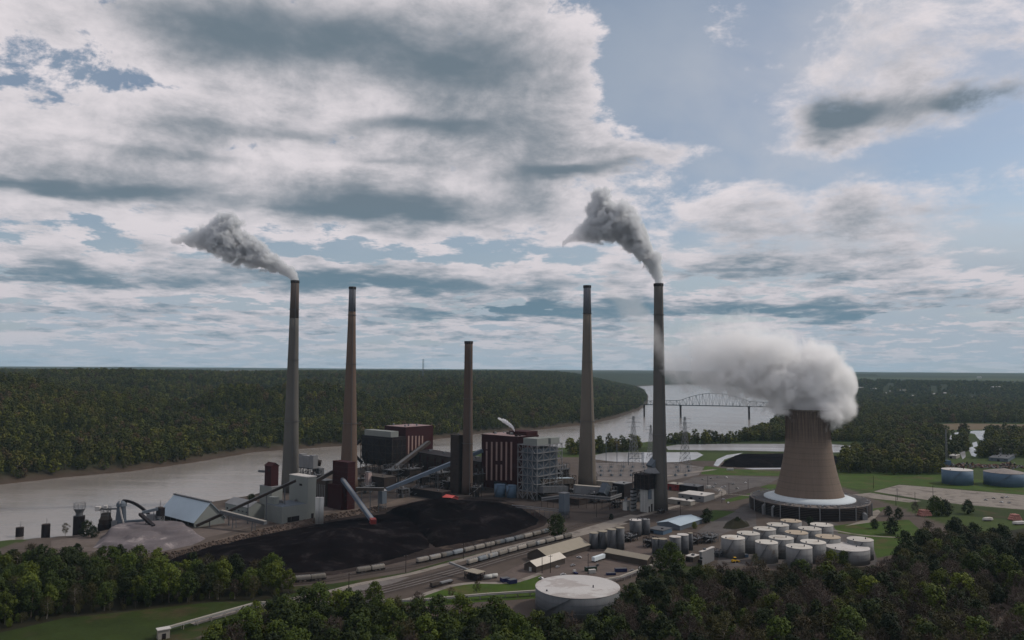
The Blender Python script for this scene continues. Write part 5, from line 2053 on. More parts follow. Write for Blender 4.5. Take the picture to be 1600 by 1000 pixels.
def small_left():
    # transfer house at the conveyor foot
    f = Frame(597, 798, 590, 604, 768)
    t = f.thing('transfer_house', 'small grey transfer house on legs at the edge of the coal yard', 'tower')
    MB().box(0, f.L1, 0, f.L2, f.H * .35, f.H).build('wall', M_slate, t)
    MB().gable(0, f.L1, 0, f.L2, f.H, f.H + 1.6, 'x', .4).build('roof', M_lgrey, t)
    b = MB(); lattice(b, [.4, f.L1 - .4], [.4, f.L2 - .4], [0, f.H * .18, f.H * .35], .45); b.build('support_leg', M_grey, t)
    # red reclaim shed on the coal
    gable_building('shed', 'small bright red shed at the back of the high coal pile', 'building', (705, 784), 674, 716, 779, 2.4, M_red, mat('red_roof', (0.50, 0.10, 0.09), .6), 'y')
    # bag house behind the left stack
    f = Frame(489, 750, 466, 505, 712)
    t = f.thing('bag_house', 'pale ribbed bag house on dark legs right behind the left stack', 'precipitator')
    z0 = f.H * .45
    for i in range(4):
        MB().box(0, f.L1 * .45, f.L2 * i / 4 + .25, f.L2 * (i + 1) / 4 - .25, z0, f.H - (1.5 if i in (1, 2) else 0)).build('casing_module', M_lgrey, t)
    MB().box(.4, f.L1 * .42, 0.4, f.L2 - .4, z0 - 1, f.H - 3).build('inner_casing', M_slate, t)
    b = MB(); lattice(b, lin(0, f.L1 * .45, 3), lin(0, f.L2, 4), [0, z0 * .5, z0], .6); b.build('support_leg', M_dark, t)
    MB().pipe((f.L1 * .45, f.L2 * .3, z0 + 8), (f.L1 * .9, f.L2 * .1, z0 + 6), 4.5, 14).build('duct', M_dbrown, t)
    MB().box(f.L1 * .5, f.L1, -2, f.L2 * .35, z0 * .35, z0).build('fan_house', M_grey, t)
    # pale tank-like hoppers beside second stack foot
    f = Frame(575, 762, 566, 584, 739)
    t = f.thing('hopper_building', 'tapered pinkish hopper beside the foot of the second stack', 'hopper')
    MB().box(0, f.L1, 0, f.L2, 0, f.H, 2.2, 2.2).build('wall', mat('dusty_pink', (0.30, 0.24, 0.23), .9), t)
    MB().box(2, f.L1 - 2, 2, f.L2 - 2, f.H, f.H + .6).build('roof', M_lgrey, t)


small_left()

# ------------------------------------------------------------------ rail cars
def hopper_car():
    t = thing('hopper_car', 'x', 'rail car')
    L = 10.6
    prof = [(-1.45, 1.5), (-1.55, 2.4), (-1.5, 3.3), (-1.15, 4.0), (-.6, 4.35), (.6, 4.35), (1.15, 4.0), (1.5, 3.3), (1.55, 2.4), (1.45, 1.5)]
    b = MB()
    xs = [(-L / 2, .78), (-L / 2 + .6, 1.0), (L / 2 - .6, 1.0), (L / 2, .78)]
    n = len(prof)
    for x, s in xs:
        for (y, z) in prof:
            b.v.append((x, y * s, 2.5 + (z - 2.5) * s))
    for j in range(len(xs) - 1):
        for k in range(n):
            a, c = j * n + k, j * n + (k + 1) % n
            b.f.append((a, c, c + n, a + n))
    b.f.append(tuple(range(n - 1, -1, -1)))
    b.f.append(tuple((len(xs) - 1) * n + k for k in range(n)))
    body = b.build('body', M_hopper, t)
    kids = [body]
    MB().box(-L / 2 - .5, L / 2 + .5, -1.2, 1.2, 1.05, 1.45).build('underframe', M_dark, t)
    for x in (-3, 0, 3):
        MB().box(x - .5, x + .5, -.6, .6, .45, 1.5, -.8, -.7).build('discharge_hopper', M_dbrown, t)
    for x in (-L / 2 + 1.3, L / 2 - 1.3):
        tr = MB().box(x - 1.2, x + 1.2, -1.0, 1.0, .55, .9).build('bogie', M_dark, t)
        for dx in (-.85, .85):
            w = MB()
            for y in (-.85, .75):
                i = len(w.v)
                for yy in (y, y + .12):
                    for k in range(12):
                        a = 2 * math.pi * k / 12
                        w.v.append((x + dx + .45 * math.cos(a), yy, .45 + .45 * math.sin(a)))
                for k in range(12):
                    w.f.append((i + k, i + (k + 1) % 12, i + 12 + (k + 1) % 12, i + 12 + k))
                w.f.append(tuple(i + k for k in range(12))); w.f.append(tuple(i + 12 + k for k in range(11, -1, -1)))
            wo = w.build('wheel', M_rail, tr)
    for x in (-3.4, -1.2, 1.2, 3.4):
        MB().cyl(x, 0, 4.33, 4.6, .4, 10).build('hatch', M_grey, t)
    MB().box(-L / 2 + .3, L / 2 - .3, .7, 1.05, 4.36, 4.42).build('roof_walk', M_grey, t)
    return t


def place_cars():
    base = hopper_car()
    first = [True]

    def run(px, count, pitch, start, lab, grp, zb=0.38):
        P = smooth_path([G(u, v) for u, v in px], 20)
        acc = [0.0]
        for i in range(1, len(P)):
            acc.append(acc[-1] + (P[i] - P[i - 1]).length)
        for k in range(count):
            s = start + pitch * k
            j = max(i for i in range(len(acc)) if acc[i] <= s) if s < acc[-1] else len(acc) - 2
            j = min(j, len(P) - 2)
            f = (s - acc[j]) / (acc[j + 1] - acc[j])
            p = P[j].lerp(P[j + 1], f)
            d = P[j + 1] - P[j]
            l = lab(k)
            if first[0]:
                base.location = (p.x, p.y, zb); base.rotation_euler = (0, 0, math.atan2(d.y, d.x)); tag(base, l, 'rail car', grp)
                first[0] = False
            else:
                dup(base, (p.x, p.y, zb), math.atan2(d.y, d.x), l, grp)
    od = ['first', 'second', 'third', 'fourth', 'fifth', 'sixth', 'seventh', 'eighth', 'ninth', 'tenth', 'eleventh', 'twelfth', 'thirteenth', 'fourteenth']
    up = [(440, 912), (500, 907), (560, 897), (655, 881), (760, 857), (855, 834), (930, 813), (1010, 795)]
    P = smooth_path([G(u, v) for u, v in up], 20)
    s655 = 0.0
    for i in range(1, len(P)):
        if PX(P[i])[0] > 663:
            break
        s655 += (P[i] - P[i - 1]).length
    run(up, 13, 12.15, s655, lambda k: 'pale covered hopper rail car, %s from the left in the string along the coal pile' % od[k], 'upper string of hopper cars')
    for uu, nm in ((474, 'grey hopper rail car half hidden by the left trees'), (497, 'white hopper rail car beside the left trees'), (570, 'cream hopper rail car left of a white one below the coal pile'), (594, 'white hopper rail car standing right of a cream one below the coal pile')):
        s = 0.0
        for i in range(1, len(P)):
            if PX(P[i])[0] > uu:
                break
            s += (P[i] - P[i - 1]).length
        run(up, 1, 1.0, s, lambda k: nm, 'single hopper cars')
    lo = [(505, 942), (560, 931), (640, 912), (736, 886), (820, 862), (905, 841)]
    P = smooth_path([G(u, v) for u, v in lo], 20)
    s = 0.0
    for i in range(1, len(P)):
        if PX(P[i])[0] > 744:
            break
        s += (P[i] - P[i - 1]).length
    off = [p for p in lo]
    run([(u, v - 3.2) for u, v in lo], 11, 12.15, s, lambda k: 'pale hopper rail car, %s from the left in the string behind the tan barn' % od[k], 'lower string of hopper cars')


place_cars()


# ------------------------------------------------------------------ vehicles and containers
def car_proto():
    t = thing('parked_car', 'x', 'car')
    b = MB()
    b.box(-2.2, 2.2, -.9, .9, .35, .85, .05, .05)
    b.box(-1.3, 1.1, -.82, .82, .85, 1.42, .45, .12)
    b.build('body', M_carw, t)
    MB().box(-1.22, 1.0, -.84, .84, .92, 1.28, .34, .08).build('window', M_glass, t)
    for x in (-1.35, 1.35):
        for y in (-.85, .85):
            MB().pipe((x, y - .1, .34), (x, y + .1, .34), .34, 10).build('wheel', M_dark, t)
    return t


def vehicles():
    c = car_proto()
    spots = [((1125, 767.2), 'dark car nearest the white warehouse in the plant parking lot'), ((1133, 761), 'white car in the middle of the plant parking lot'),
             ((1128.5, 762.5), 'dark car left of the white car in the middle of the plant lot'), ((1135, 746.5), 'white car at the back edge of the plant parking lot'),
             ((1121, 745.8), 'dark car at the back edge of the plant parking lot'), ((1098, 750), 'brown car at the back left of the plant parking lot'),
             ((1111, 748), 'pale car among those at the back left of the plant lot'), ((1113.5, 761.5), 'dark car right of the white truck in the plant lot'),
             ((1138, 786.5), 'white car standing by the tracks near the cooling tower'), ((1130, 781), 'dark car on the bend of the service road'),
             ((1566, 778.5), 'dark pickup in the far right parking lot'), ((1573, 777.5), 'white car beside a dark pickup in the far right lot'),
             ((1565, 785.5), 'dark car in the near row of the far right lot'), ((1577, 786.5), 'white car in the near row of the far right lot'),
             ((1553, 779.5), 'grey car left of the dark pickup in the far right lot'), ((895, 884.5), 'white van parked in the yard beside the pale-roofed shed'),
             ((846, 905), 'dark car on the grass edge left of the big tank'), ((871, 887), 'dark car parked along the long barn wall'),
             ((905, 872), 'car parked at the far right corner of the long barn'), ((934, 884), 'car parked beside the pale semi trailer'), ((988, 893), 'car parked right of the larger navy container'), ((1000, 889), 'car parked before the middle of the brown workshop'),
             ((880, 899), 'car parked near the grass edge behind the big tank'), ((1118, 757), 'car in the centre of the plant parking lot'), ((1145, 757), 'car right of centre in the plant parking lot'), ((1152, 764), 'car at the near right of the plant parking lot'),
             ((1165, 755), 'car at the far right of the plant parking lot'), ((1540, 782), 'car standing alone left of the others in the far right lot'), ((1100, 842), 'car on the yard between blue-roofed shed and tank farm'), ((1000, 812), 'car on the pale paved road below the scrubber')]
    for i, ((u, v), l) in enumerate(spots):
        p = G(u, v) + Vector((0, 0, .14))
        k = 1.0 if v > 800 else 1.15
        if i == 0:
            c.location = p; c.rotation_euler = (0, 0, 0.3); tag(c, l, 'car', 'parked cars')
        else:
            dup(c, p, (i * 1.7) % 3.1, l, 'parked cars')
    def cont(u, v, L, W, H, m, l, rz, cat='container', name='container'):
        t = thing(name, l, cat, G(u, v) + Vector((0, 0, .1)), rz)
        MB().box(-L / 2, L / 2, -W / 2, W / 2, .15, H).build('body', m, t)
        rb = MB()
        for i in range(int(L / .8)):
            x = -L / 2 + .4 + .8 * i
            rb.box(x - .12, x + .12, -W / 2 - .07, W / 2 + .07, .3, H - .15)
        rb.build('rib', m, t)
        MB().box(-L / 2 + .15, L / 2 - .15, -W / 2 + .15, W / 2 - .15, H + .003, H + .05).build('lid', M_grey if m is not M_white else M_wroof, t)
    navy = mat('navy_paint', (0.022, 0.025, 0.07), .5)
    dgreen = mat('dark_green_paint', (0.02, 0.04, 0.025), .6)
    cont(970, 893.5, 9, 3, 2.6, navy, 'larger navy blue container in the yard behind the big tank', .12)
    cont(954.5, 898.5, 7, 2.6, 1.6, navy, 'low navy blue skip beside the larger navy container', .12)
    cont(923, 892, 9, 3, 3.0, dgreen, 'dark green container behind a white one in the yard', .35)
    cont(925, 896, 5.5, 2.6, 2.8, M_white, 'small white container in front of the dark green one', .35)
    cont(789, 909, 6, 4.5, 2.8, navy, 'dark low container left of a pair beside the grass bank', .5)
    cont(800, 911.5, 6, 4.5, 2.8, navy, 'dark low container right of a pair beside the grass bank', .5)
    cont(1162, 871, 7, 3, 2.4, M_bluetank, 'blue container beside the first tank of the tank farm', .3)
    cont(1107.5, 763, 6, 2.6, 3.2, M_white, 'white box truck body in the plant parking lot', .5)
    cont(1141, 735, 10, 3, 3.2, M_white, 'white trailer on the grass behind the plant parking lot', .1)
    # trailer
    p = G(927, 879)
    t = thing('semi_trailer', 'pale blue-white semi trailer parked against the brown workshop', 'trailer', p, math.radians(50))
    MB().box(0, 15, -1.4, 1.4, 1.1, 4.1).build('body', mat('pale_blue_white', (0.55, 0.62, 0.66), .5), t)
    for x in (1.5, 2.9, 13):
        MB().pipe((x, -1.3, .55), (x, 1.3, .55), .55, 12).build('wheel', M_dark, t)
    MB().box(2, 13.5, -.5, .5, .7, 1.1).build('chassis', M_dark, t)
    p = G(899, 896.5)
    t = thing('pickup_truck', 'small truck with white cab in the yard above the big tank', 'truck', p + Vector((0, 0, .1)), 1.9)
    MB().box(-2.8, .6, -1.1, 1.1, .5, 1.2).build('bed', navy, t)
    MB().box(.62, 2.6, -1.1, 1.1, .5, 2.3, .25, .1).build('cab', M_white, t)
    for x in (-1.8, 1.7):
        for y in (-1, 1):
            MB().pipe((x, y - .15, .45), (x, y + .15, .45), .45, 10).build('wheel', M_dark, t)
    p = G(1148, 879)
    t = thing('loader', 'yellow loader standing in front of the first tank of the tank farm', 'loader', p, .4)
    yel = mat('machine_yellow', (0.50, 0.30, 0.03), .5)
    MB().box(-2.6, 1.2, -1.2, 1.2, .9, 2.4, .2, .1).build('body', yel, t)
    MB().box(-.6, 1.0, -1, 1, 2.4, 3.9, .2, .15).build('cab', M_glass, t)
    MB().box(-.8, 1.2, -1.15, 1.15, 3.9, 4.1).build('cab_roof', yel, t)
    ar = MB(); ar.beam((1, -.8, 1.9), (3.2, -.8, .9), .3); ar.beam((1, .8, 1.9), (3.2, .8, .9), .3); ar.build('lift_arm', yel, t)
    MB().box(3.1, 4.2, -1.5, 1.5, .3, 1.3, .2, 0).build('bucket', yel, t)
    for x in (-1.6, 1.2):
        for y in (-1.15, 1.15):
            MB().pipe((x, y - .3, .8), (x, y + .3, .8), .8, 14).build('wheel', M_dark, t)
    # truck loading gantry by the rails
    f = Frame(745, 909, 726, 757, 897)
    t = f.thing('loading_gantry', 'dark rail loading gantry with tan roof left of the paired dark containers', 'gantry')
    b = MB(); lattice(b, lin(0, f.L1, 3), lin(0, f.L2, 3), [0, f.H * .5, f.H], .4); b.build('steel_frame', M_dark, t)
    MB().box(-.5, f.L1 + .5, -.5, f.L2 + .5, f.H, f.H + .5).build('roof', M_tan, t)
    MB().box(1, f.L1 - 1, 1, f.L2 - 1, .1, f.H * .6).build('hopper', M_dbrown, t)
    MB().beam((f.L1 * .5, f.L2, f.H), (f.L1 * .2, f.L2 + 17, f.H + 3), 1.6, 1.2).build('loading_boom', M_lgrey, t)
    for (u, v, nm) in ((762, 905, 'left'), (771, 903.5, 'right')):
        p = G(u, v)
        t = thing('horizontal_tank', 'small white horizontal tank by the gantry, %s of two' % nm, 'tank', p, .4, 'pair of white horizontal tanks')
        MB().pipe((-3, 0, 1.9), (3, 0, 1.9), 1.4, 16).build('shell', M_white, t, True)
        MB().box(-2.2, -1.6, -1, 1, 0, 1.2).build('saddle', M_grey, t); MB().box(1.6, 2.2, -1, 1, 0, 1.2).build('saddle', M_grey, t)
    # flat car with load
    p = G(690, 915)
    t = thing('flat_car', 'dark open rail car with pale load below the hopper strings', 'rail car', p + Vector((0, 0, .3)), math.radians(46))
    MB().box(-10, 10, -1.4, 1.4, .9, 1.4).build('deck', M_dark, t)
    MB().box(-9.5, -3, -1.3, 1.3, 1.4, 3.4).build('load', M_brownwall, t); MB().box(-1, 9, -1.3, 1.3, 1.4, 2.3).build('load', M_lgrey, t)
    for x in (-7.5, 7.5):
        MB().box(x - 1.2, x + 1.2, -1, 1, .1, .85).build('bogie', M_dbrown, t)


vehicles()


# ------------------------------------------------------------------ long pipe gallery along the woods
def long_gallery():
    pts = [(250, 993), (400, 950), (520, 949), (660, 945), (760, 936), (838, 931), (968, 909), (1021, 888.5), (1064, 871)]
    P = [G(u, v, 0) for u, v in pts]
    lab = ['white pipe gallery slanting across the lower left meadow', 'white pipe gallery behind the trees below the road bend', 'white pipe gallery behind the trees below the rail yard',
           'white pipe gallery along the foot of the grass bank', 'white pipe gallery ending beside the big tank', 'white pipe gallery passing behind the big tank',
           'white pipe gallery rising from the big tank to the brown workshop', 'white pipe gallery at the corner of the brown workshop']
    for i in range(len(P) - 1):
        a, b = P[i], P[i + 1]
        d = b - a
        L = d.length
        t = thing('pipe_gallery', lab[i], 'pipe gallery', a, math.atan2(d.y, d.x), 'white pipe gallery')
        MB().box(0, L - .3, -.9, .9, 3.3, 3.75).build('cover', M_cream, t)
        MB().pipe((0, -1.2, 2.9), (L - .3, -1.2, 2.9), .35, 8).build('pipe', M_lgrey, t)
        MB().pipe((0, 1.2, 2.9), (L - .3, 1.2, 2.9), .35, 8).build('pipe', M_lgrey, t)
        ps = MB()
        n = max(2, int(L / 8))
        for k in range(n):
            x = L * (k + .5) / n
            ps.beam((x, -1, 0), (x, -1, 3.3), .3); ps.beam((x, 1, 0), (x, 1, 3.3), .3); ps.beam((x, -1.6, 2.4), (x, 1.6, 2.4), .3)
        ps.build('post', M_cream, t)
    t = thing('pipe_kiosk', 'small white kiosk at the lower left end of the pipe gallery', 'kiosk', G(255, 997), .6)
    MB().box(-3, 3, -2, 2, 0, 5).build('wall', M_cream, t)
    MB().box(-3.5, 3.5, -2.5, 2.5, 5, 5.4).build('roof', M_wroof, t)
    MB().box(-1, 1, -2.1, -1.9, 0, 3).build('door', M_dark, t)


long_gallery()


# ------------------------------------------------------------------ river works on the left
def river_works():
    for (u, v, w, vt, nm) in ((30.5, 838, 11, 824.5, 'at the far left edge'), (71, 840.5, 12, 819.5, 'second from the left edge')):
        o = G(u, v, -10)
        r = w / 2 / F * o.y
        h = ZT(o, vt) + 10
        t = thing('mooring_cell', 'dark round sheet-pile mooring cell with mast ' + nm, 'mooring cell', o, 0, 'mooring cells')
        prof = MB()
        seg = 28
        prof.lathe([(r, -3), (r, h)], seg); prof.build('shell', M_dark, t)
        MB().cyl(0, 0, h, h + .4, r * .96, 20).build('cap', M_dbrown, t)
        MB().cyl(0.6, 0, h + .4, h + 6, .18, 6).build('mast', M_grey, t)
    o = G(122.5, 838, -10)
    t = thing('mooring_tower', 'dark dolphin with fenced platform beside the round dark tree', 'mooring tower', o)
    h1 = ZT(o, 806) + 10; h2 = ZT(o, 795) + 10; h3 = ZT(o, 786) + 10
    MB().lathe([(5.0, -3), (5.0, h1)], 20).build('cell', M_dark, t)
    MB().lathe([(3.0, h1), (3.2, h1 + 3), (5.0, h2)], 14).build('column', M_grey, t)
    MB().lathe([(5.2, h2), (5.2, h2 + .4)], 14).build('platform', M_lgrey, t)
    b = MB()
    for k in range(10):
        a = 2 * math.pi * k / 10; a2 = 2 * math.pi * (k + 1) / 10
        b.beam((5 * math.cos(a), 5 * math.sin(a), h2 + .4), (5 * math.cos(a), 5 * math.sin(a), h3), .25)
        for z in (h2 + 2.4, h3):
            b.beam((5 * math.cos(a), 5 * math.sin(a), z), (5 * math.cos(a2), 5 * math.sin(a2), z), .2)
    b.build('railing', M_grey, t)
    # bucket unloader
    o = G(164, 838, -10)
    t = thing('barge_unloader', 'barge unloader with curved white bucket ladder and dark arched boom', 'unloader', o, .12)
    MB().lathe([(6.5, -3), (6.5, 12)], 24).build('cell', M_dark, t)
    MB().lathe([(5.8, 12), (5.8, 16)], 20).build('turntable', M_dbrown, t)
    MB().box(-4, 4, -4, 4, 16, 22, 1.2, 1.2).build('tower_house', M_brownwall, t)
    b = MB(); lattice(b, [-3.2, 3.2], [-3.2, 3.2], [16, 20, 24, 27], .4); b.build('tower_frame', M_grey, t)
    MB().box(-9.5, -5, -2, 2, 24, 28).build('counterweight', M_wroof, t)
    MB().box(-1.5, 1.5, -2.5, -.2, 26, 29).build('operator_cab', M_wroof, t)
    b = MB()
    b.beam((-6, 0, 25.5), (12, 0, 25.5), 1.6, 1.2)
    b.build('slew_beam', M_grey, t)
    # dark drum with white ladder
    dr = MB(); dr.box(9.5, 18, -3.2, 3.2, 11, 28, 1.2, .6); dr.lathe([(4.6, 28), (4.4, 31), (2.5, 33)], 16, 13.8, 0); dr.build('elevator_casing', M_slate, t)
    b = MB()
    prev = None
    for k in range(13):
        s = k / 12
        p = Vector((13.5 + 5.0 * s ** 1.7, -3.8, 33.5 - 23 * s))
        if prev is not None:
            b.beam(prev, p, 1.1, 1.1)
        prev = p
    b.build('bucket_ladder', M_wroof, t)
    b = MB()
    prev = None
    for k in range(13):
        s = k / 12
        p = Vector((14.5 + 25 * s, 1.0, 33.0 - 14.5 * s ** 1.9))
        if prev is not None:
            b.beam(prev, p, 2.6, 2.2)
        prev = p
    b.build('arched_boom', M_dark, t)
    MB().box(38, 46, -3, 4, 10, 20).build('transfer_box', M_lgrey, t)
    lg = MB(); lattice(lg, [38.5, 45.5], [-2.5, 3.5], [0, 5, 10], .5); lg.build('support_leg', M_grey, t)
    MB().beam((8, -3, 13.0), (48, 2, 14.0), 3.5, 3).build('gallery', M_slate, t)
    MB().box(7, 12, -5, 0, 9, 15).build('chute_box', M_lgrey, t)
    gallery('dark inclined conveyor from the barge unloader to the stone pile', at(219, 803, 705), at(240, 822, 690), 3, 2.2, M_dark, None, 1)
    gallery('grey conveyor gallery from the unloader to the small dark tower', at(222, 801, 722), at(247, 795, 728), 3.2, 2.4, M_slate, None, 2)
    f = Frame(250, 822, 243, 257, 795)
    t = f.thing('sampling_tower', 'small dark tower with mast at the left end of the blue-roofed barn', 'tower')
    MB().box(0, f.L1, 0, f.L2, f.H * .55, f.H).build('wall', M_dark, t)
    MB().box(-.3, f.L1 + .3, -.3, f.L2 + .3, f.H, f.H + .5).build('roof', M_dbrown, t)
    b = MB(); lattice(b, [0.2, f.L1 - .2], [.2, f.L2 - .2], [0, f.H * .28, f.H * .55], .4); b.build('support_leg', M_lgrey, t)
    MB().cyl(f.L1 * .4, f.L2 * .5, f.H + .5, f.H + 7, .2, 6).build('mast', M_dark, t)
    MB().box(-2, 0, 0, f.L2, f.H * .5, f.H * .55).build('platform', M_grey, t)
    f = Frame(238, 835, 233, 243, 828)
    t = f.thing('conveyor_tail', 'red conveyor tail box on top of the stone pile', 'conveyor')
    MB().box(0, f.L1, 0, f.L2, 3, 9).build('casing', M_red, t)
    b = MB(); lattice(b, [0.2, f.L1 - .2], [.2, f.L2 - .2], [0, 3], .35); b.build('support_leg', M_grey, t)


river_works()


# ------------------------------------------------------------------ bridge, pylons, poles
def bridge():
    a = G(1063.5, 652, WATER_Z); b = G(1170.5, 654.3, WATER_Z)
    d = b - a
    S = d.length
    ang = math.atan2(d.y, d.x)
    o = a
    t = thing('truss_bridge', 'distant arched steel truss bridge with two river piers', 'bridge', o, ang)
    zd = ZT(a, 633) + 10
    zt = ZT(a, 625.5) + 10
    zpk = ZT(a.lerp(b, .5), 614.5) + 10
    x0, x1 = -S * 1.12, S * 1.65
    MB().box(x0 - 300, x1 + 200, -6, 6, zd - 1.6, zd).build('deck', M_dark, t)
    for x in (0, S):
        p = MB(); p.box(x - 3, x + 3, -7, -3, -14, zd - 1.7); p.box(x - 3, x + 3, 3, 7, -14, zd - 1.7); p.box(x - 3.5, x + 3.5, -8, 8, zd - 5, zd - 1.7)
        p.build('pier', M_dbrown, t)
    for x in (-S * .55, -S * 1.1, S * 1.55, -S * 1.65, -S * 2.1):
        MB().box(x - 2.5, x + 2.5, -6, 6, -14, zd - 1.7).build('pier', M_dbrown, t)

    def top(x):
        k = x / S
        if 0 <= k <= 1:
            return zt + (zpk - zt) * math.sin(math.pi * k) ** 0.9
        e = min(1, (abs(k) if k < 0 else k - 1) / .55)
        return zt + (zd + 9 - zt) * e * .6
    n = 44
    xs = lin(-S * .55, S * 1.55, n)
    steel = mat('bridge_steel', (0.055, 0.075, 0.085), .6)
    for y in (-6, 6):
        b_ = MB()
        for i in range(n - 1):
            xa, xb = xs[i], xs[i + 1]
            b_.beam((xa, y, top(xa)), (xb, y, top(xb)), 1.1)
            b_.beam((xa, y, zd), (xa, y, top(xa)), .6)
            b_.beam((xa, y, zd if i % 2 else top(xa)), (xb, y, top(xb) if i % 2 else zd), .6)
        b_.beam((xs[0], y, zd + .3), (xs[-1], y, zd + .3), 1.4)
        b_.build('truss', steel, t)
    c = MB()
    for i in range(0, n, 2):
        c.beam((xs[i], -6, top(xs[i])), (xs[i], 6, top(xs[i])), .8)
    c.build('cross_brace', steel, t)


bridge()


def pylon(u, v, vt, label, w=9.0, arms=True, double=False):
    o = G(u, v)
    H = ZT(o, vt)
    t = thing('transmission_tower', label, 'pylon', o, .4, 'lattice transmission towers')
    b = MB()
    n = 9
    lev = [(w / 2 * (1 - .86 * (i / n) ** .8), H * i / n) for i in range(n + 1)]
    for i in range(n):
        (r0, z0), (r1, z1) = lev[i], lev[i + 1]
        c0 = [(-r0, -r0, z0), (r0, -r0, z0), (r0, r0, z0), (-r0, r0, z0)]
        c1 = [(-r1, -r1, z1), (r1, -r1, z1), (r1, r1, z1), (-r1, r1, z1)]
        for k in range(4):
            b.beam(c0[k], c1[k], .42)
            b.beam(c0[k], c1[(k + 1) % 4], .26)
            b.beam(c0[(k + 1) % 4], c1[k], .26)
            b.beam(c1[k], c1[(k + 1) % 4], .26)
    b.build('mast', M_lgrey, t)
    for f in (.76, .86, .95):
        a = MB()
        L = w * (.75 if f != .86 else .95)
        for s in (-1, 1):
            a.beam((0, 0, H * f + 1.6), (s * L, 0, H * f), .3)
            a.beam((0, 0, H * f - .6), (s * L, 0, H * f), .3)
            a.beam((s * L, 0, H * f), (s * L, 0, H * f - 2.4), .2)
        a.build('cross_arm', M_lgrey, t)


pylon(990, 721, 650, 'tall pale lattice pylon by the river, left of the right stack', 15)
pylon(1070.5, 724, 651, 'tall pale lattice pylon by the pond, right of the right stack', 14)
pylon(1017, 716, 664, 'lattice pylon half hidden behind the right stack', 11)


def pole(u, v, h, label, arm=True):
    t = thing('utility_pole', label, 'pole', G(u, v), (u * .37) % 3, 'utility poles')
    MB().lathe([(.30, 0), (.18, h)], 8).build('shaft', M_dbrown, t)
    if arm:
        MB().beam((-1.5, 0, h - 1), (1.5, 0, h - 1), .22).build('cross_arm', M_dbrown, t)
        i = MB()
        for x in (-1.3, 0, 1.3):
            i.cyl(x, 0, h - .9, h - .4, .12, 6)
        i.build('insulator', M_lgrey, t)


for (u, v, h, l) in [(545, 921, 11, 'dark pole on the gravel patch left of the rail yard'), (634, 895, 13, 'dark pole between the rail cars and the service road'), (724, 873, 12, 'dark pole between the two hopper car strings'),
                     (767, 868, 12, 'dark pole beside the upper hopper cars near their middle'), (919, 897, 15, 'dark pole in the yard just behind the big tank'), (847, 896, 13, 'dark pole left of two before the pale-roofed shed'),
                     (860, 895, 13, 'dark pole right of two before the pale-roofed shed'), (1063, 806, 16, 'dark pole beside the service road near the right stack'), (932, 808, 16, 'dark pole at the yard edge below the ducts'),
                     (1365, 763, 17, 'dark pole on the grass right of the cooling tower'), (1402, 782, 14, 'dark pole left of three beside the right service road'), (1430, 788, 14, 'dark pole in the middle of three beside the right service road'),
                     (1458, 780, 16, 'dark pole right of three beside the far parking lot'), (1400, 790, 12, 'dark pole nearest the cooling tower service road'),
                     (1128, 786, 13, 'pole beside the bend of the service road'), (1106, 760, 14, 'pole in the left half of the plant parking lot'), (1139, 772, 13, 'pole at the near edge of the plant parking lot'), (1169, 765, 13, 'pole at the right end of the plant parking lot')]:
    pole(u, v, h, l)


def substation():
    for i, (u, v, h, w) in enumerate([(947, 723, 40, 0), (964, 724, 32, 0), (982, 727, 20, 21), (1005, 726, 20, 0)]):
        p = G(u, v)
        nm = ['tall dark mast at the left end of the pond', 'slender dark mast in front of the pond', 'dark portal frame in front of the pond', 'dark mast beside the portal frame at the pond'][i]
        t = thing('switchyard_frame', nm, 'mast', p, 0, 'switchyard masts')
        b = MB(); b.beam((0, 0, 0), (0, 0, h), .9)
        b.build('post', M_slate, t)
        if w:
            L = w / F * p.y
            MB().beam((L, 0, 0), (L, 0, h), .9).build('post', M_slate, t)
            MB().beam((0, 0, h * .9), (L, 0, h * .9), .8).build('beam', M_slate, t)
            MB().beam((0, 0, h * .55), (L, 0, h * .55), .6).build('beam', M_slate, t)
        else:
            for z in (.6, .75, .9):
                MB().beam((-3, 0, h * z), (3, 0, h * z), .4).build('cross_arm', M_slate, t)
    r = random.Random(11)
    cnt = {}
    rows = [('first', 731), ('second', 737), ('third', 744)]
    for nm, v in rows:
        for k in range(9):
            u = 938 + k * 17 + r.uniform(-3, 3)
            if 1010 < u < 1046:
                continue
            p = G(u, v)
            cnt[nm] = cnt.get(nm, 0) + 1
            t = thing('switchgear_bay', 'grey switchgear bay, %s from left in %s row from the pond' % (ordinal(cnt[nm]), nm), 'switchgear', p, .87, 'switchgear bays of the substation')
            b = MB()
            for x in (-3, 3):
                for y in (-2, 2):
                    b.beam((x, y, 0), (x, y, 7 + (k % 3) * 1.5), .3)
            b.beam((-3, -2, 6.5), (3, -2, 6.5), .3); b.beam((-3, 2, 6.5), (3, 2, 6.5), .3); b.beam((-3, -2, 4.5), (-3, 2, 4.5), .3)
            b.build('frame', M_lgrey, t)
            MB().box(-1.6, 1.6, -1.2, 1.2, .2, 3.0).build('breaker', M_slate, t)


substation()


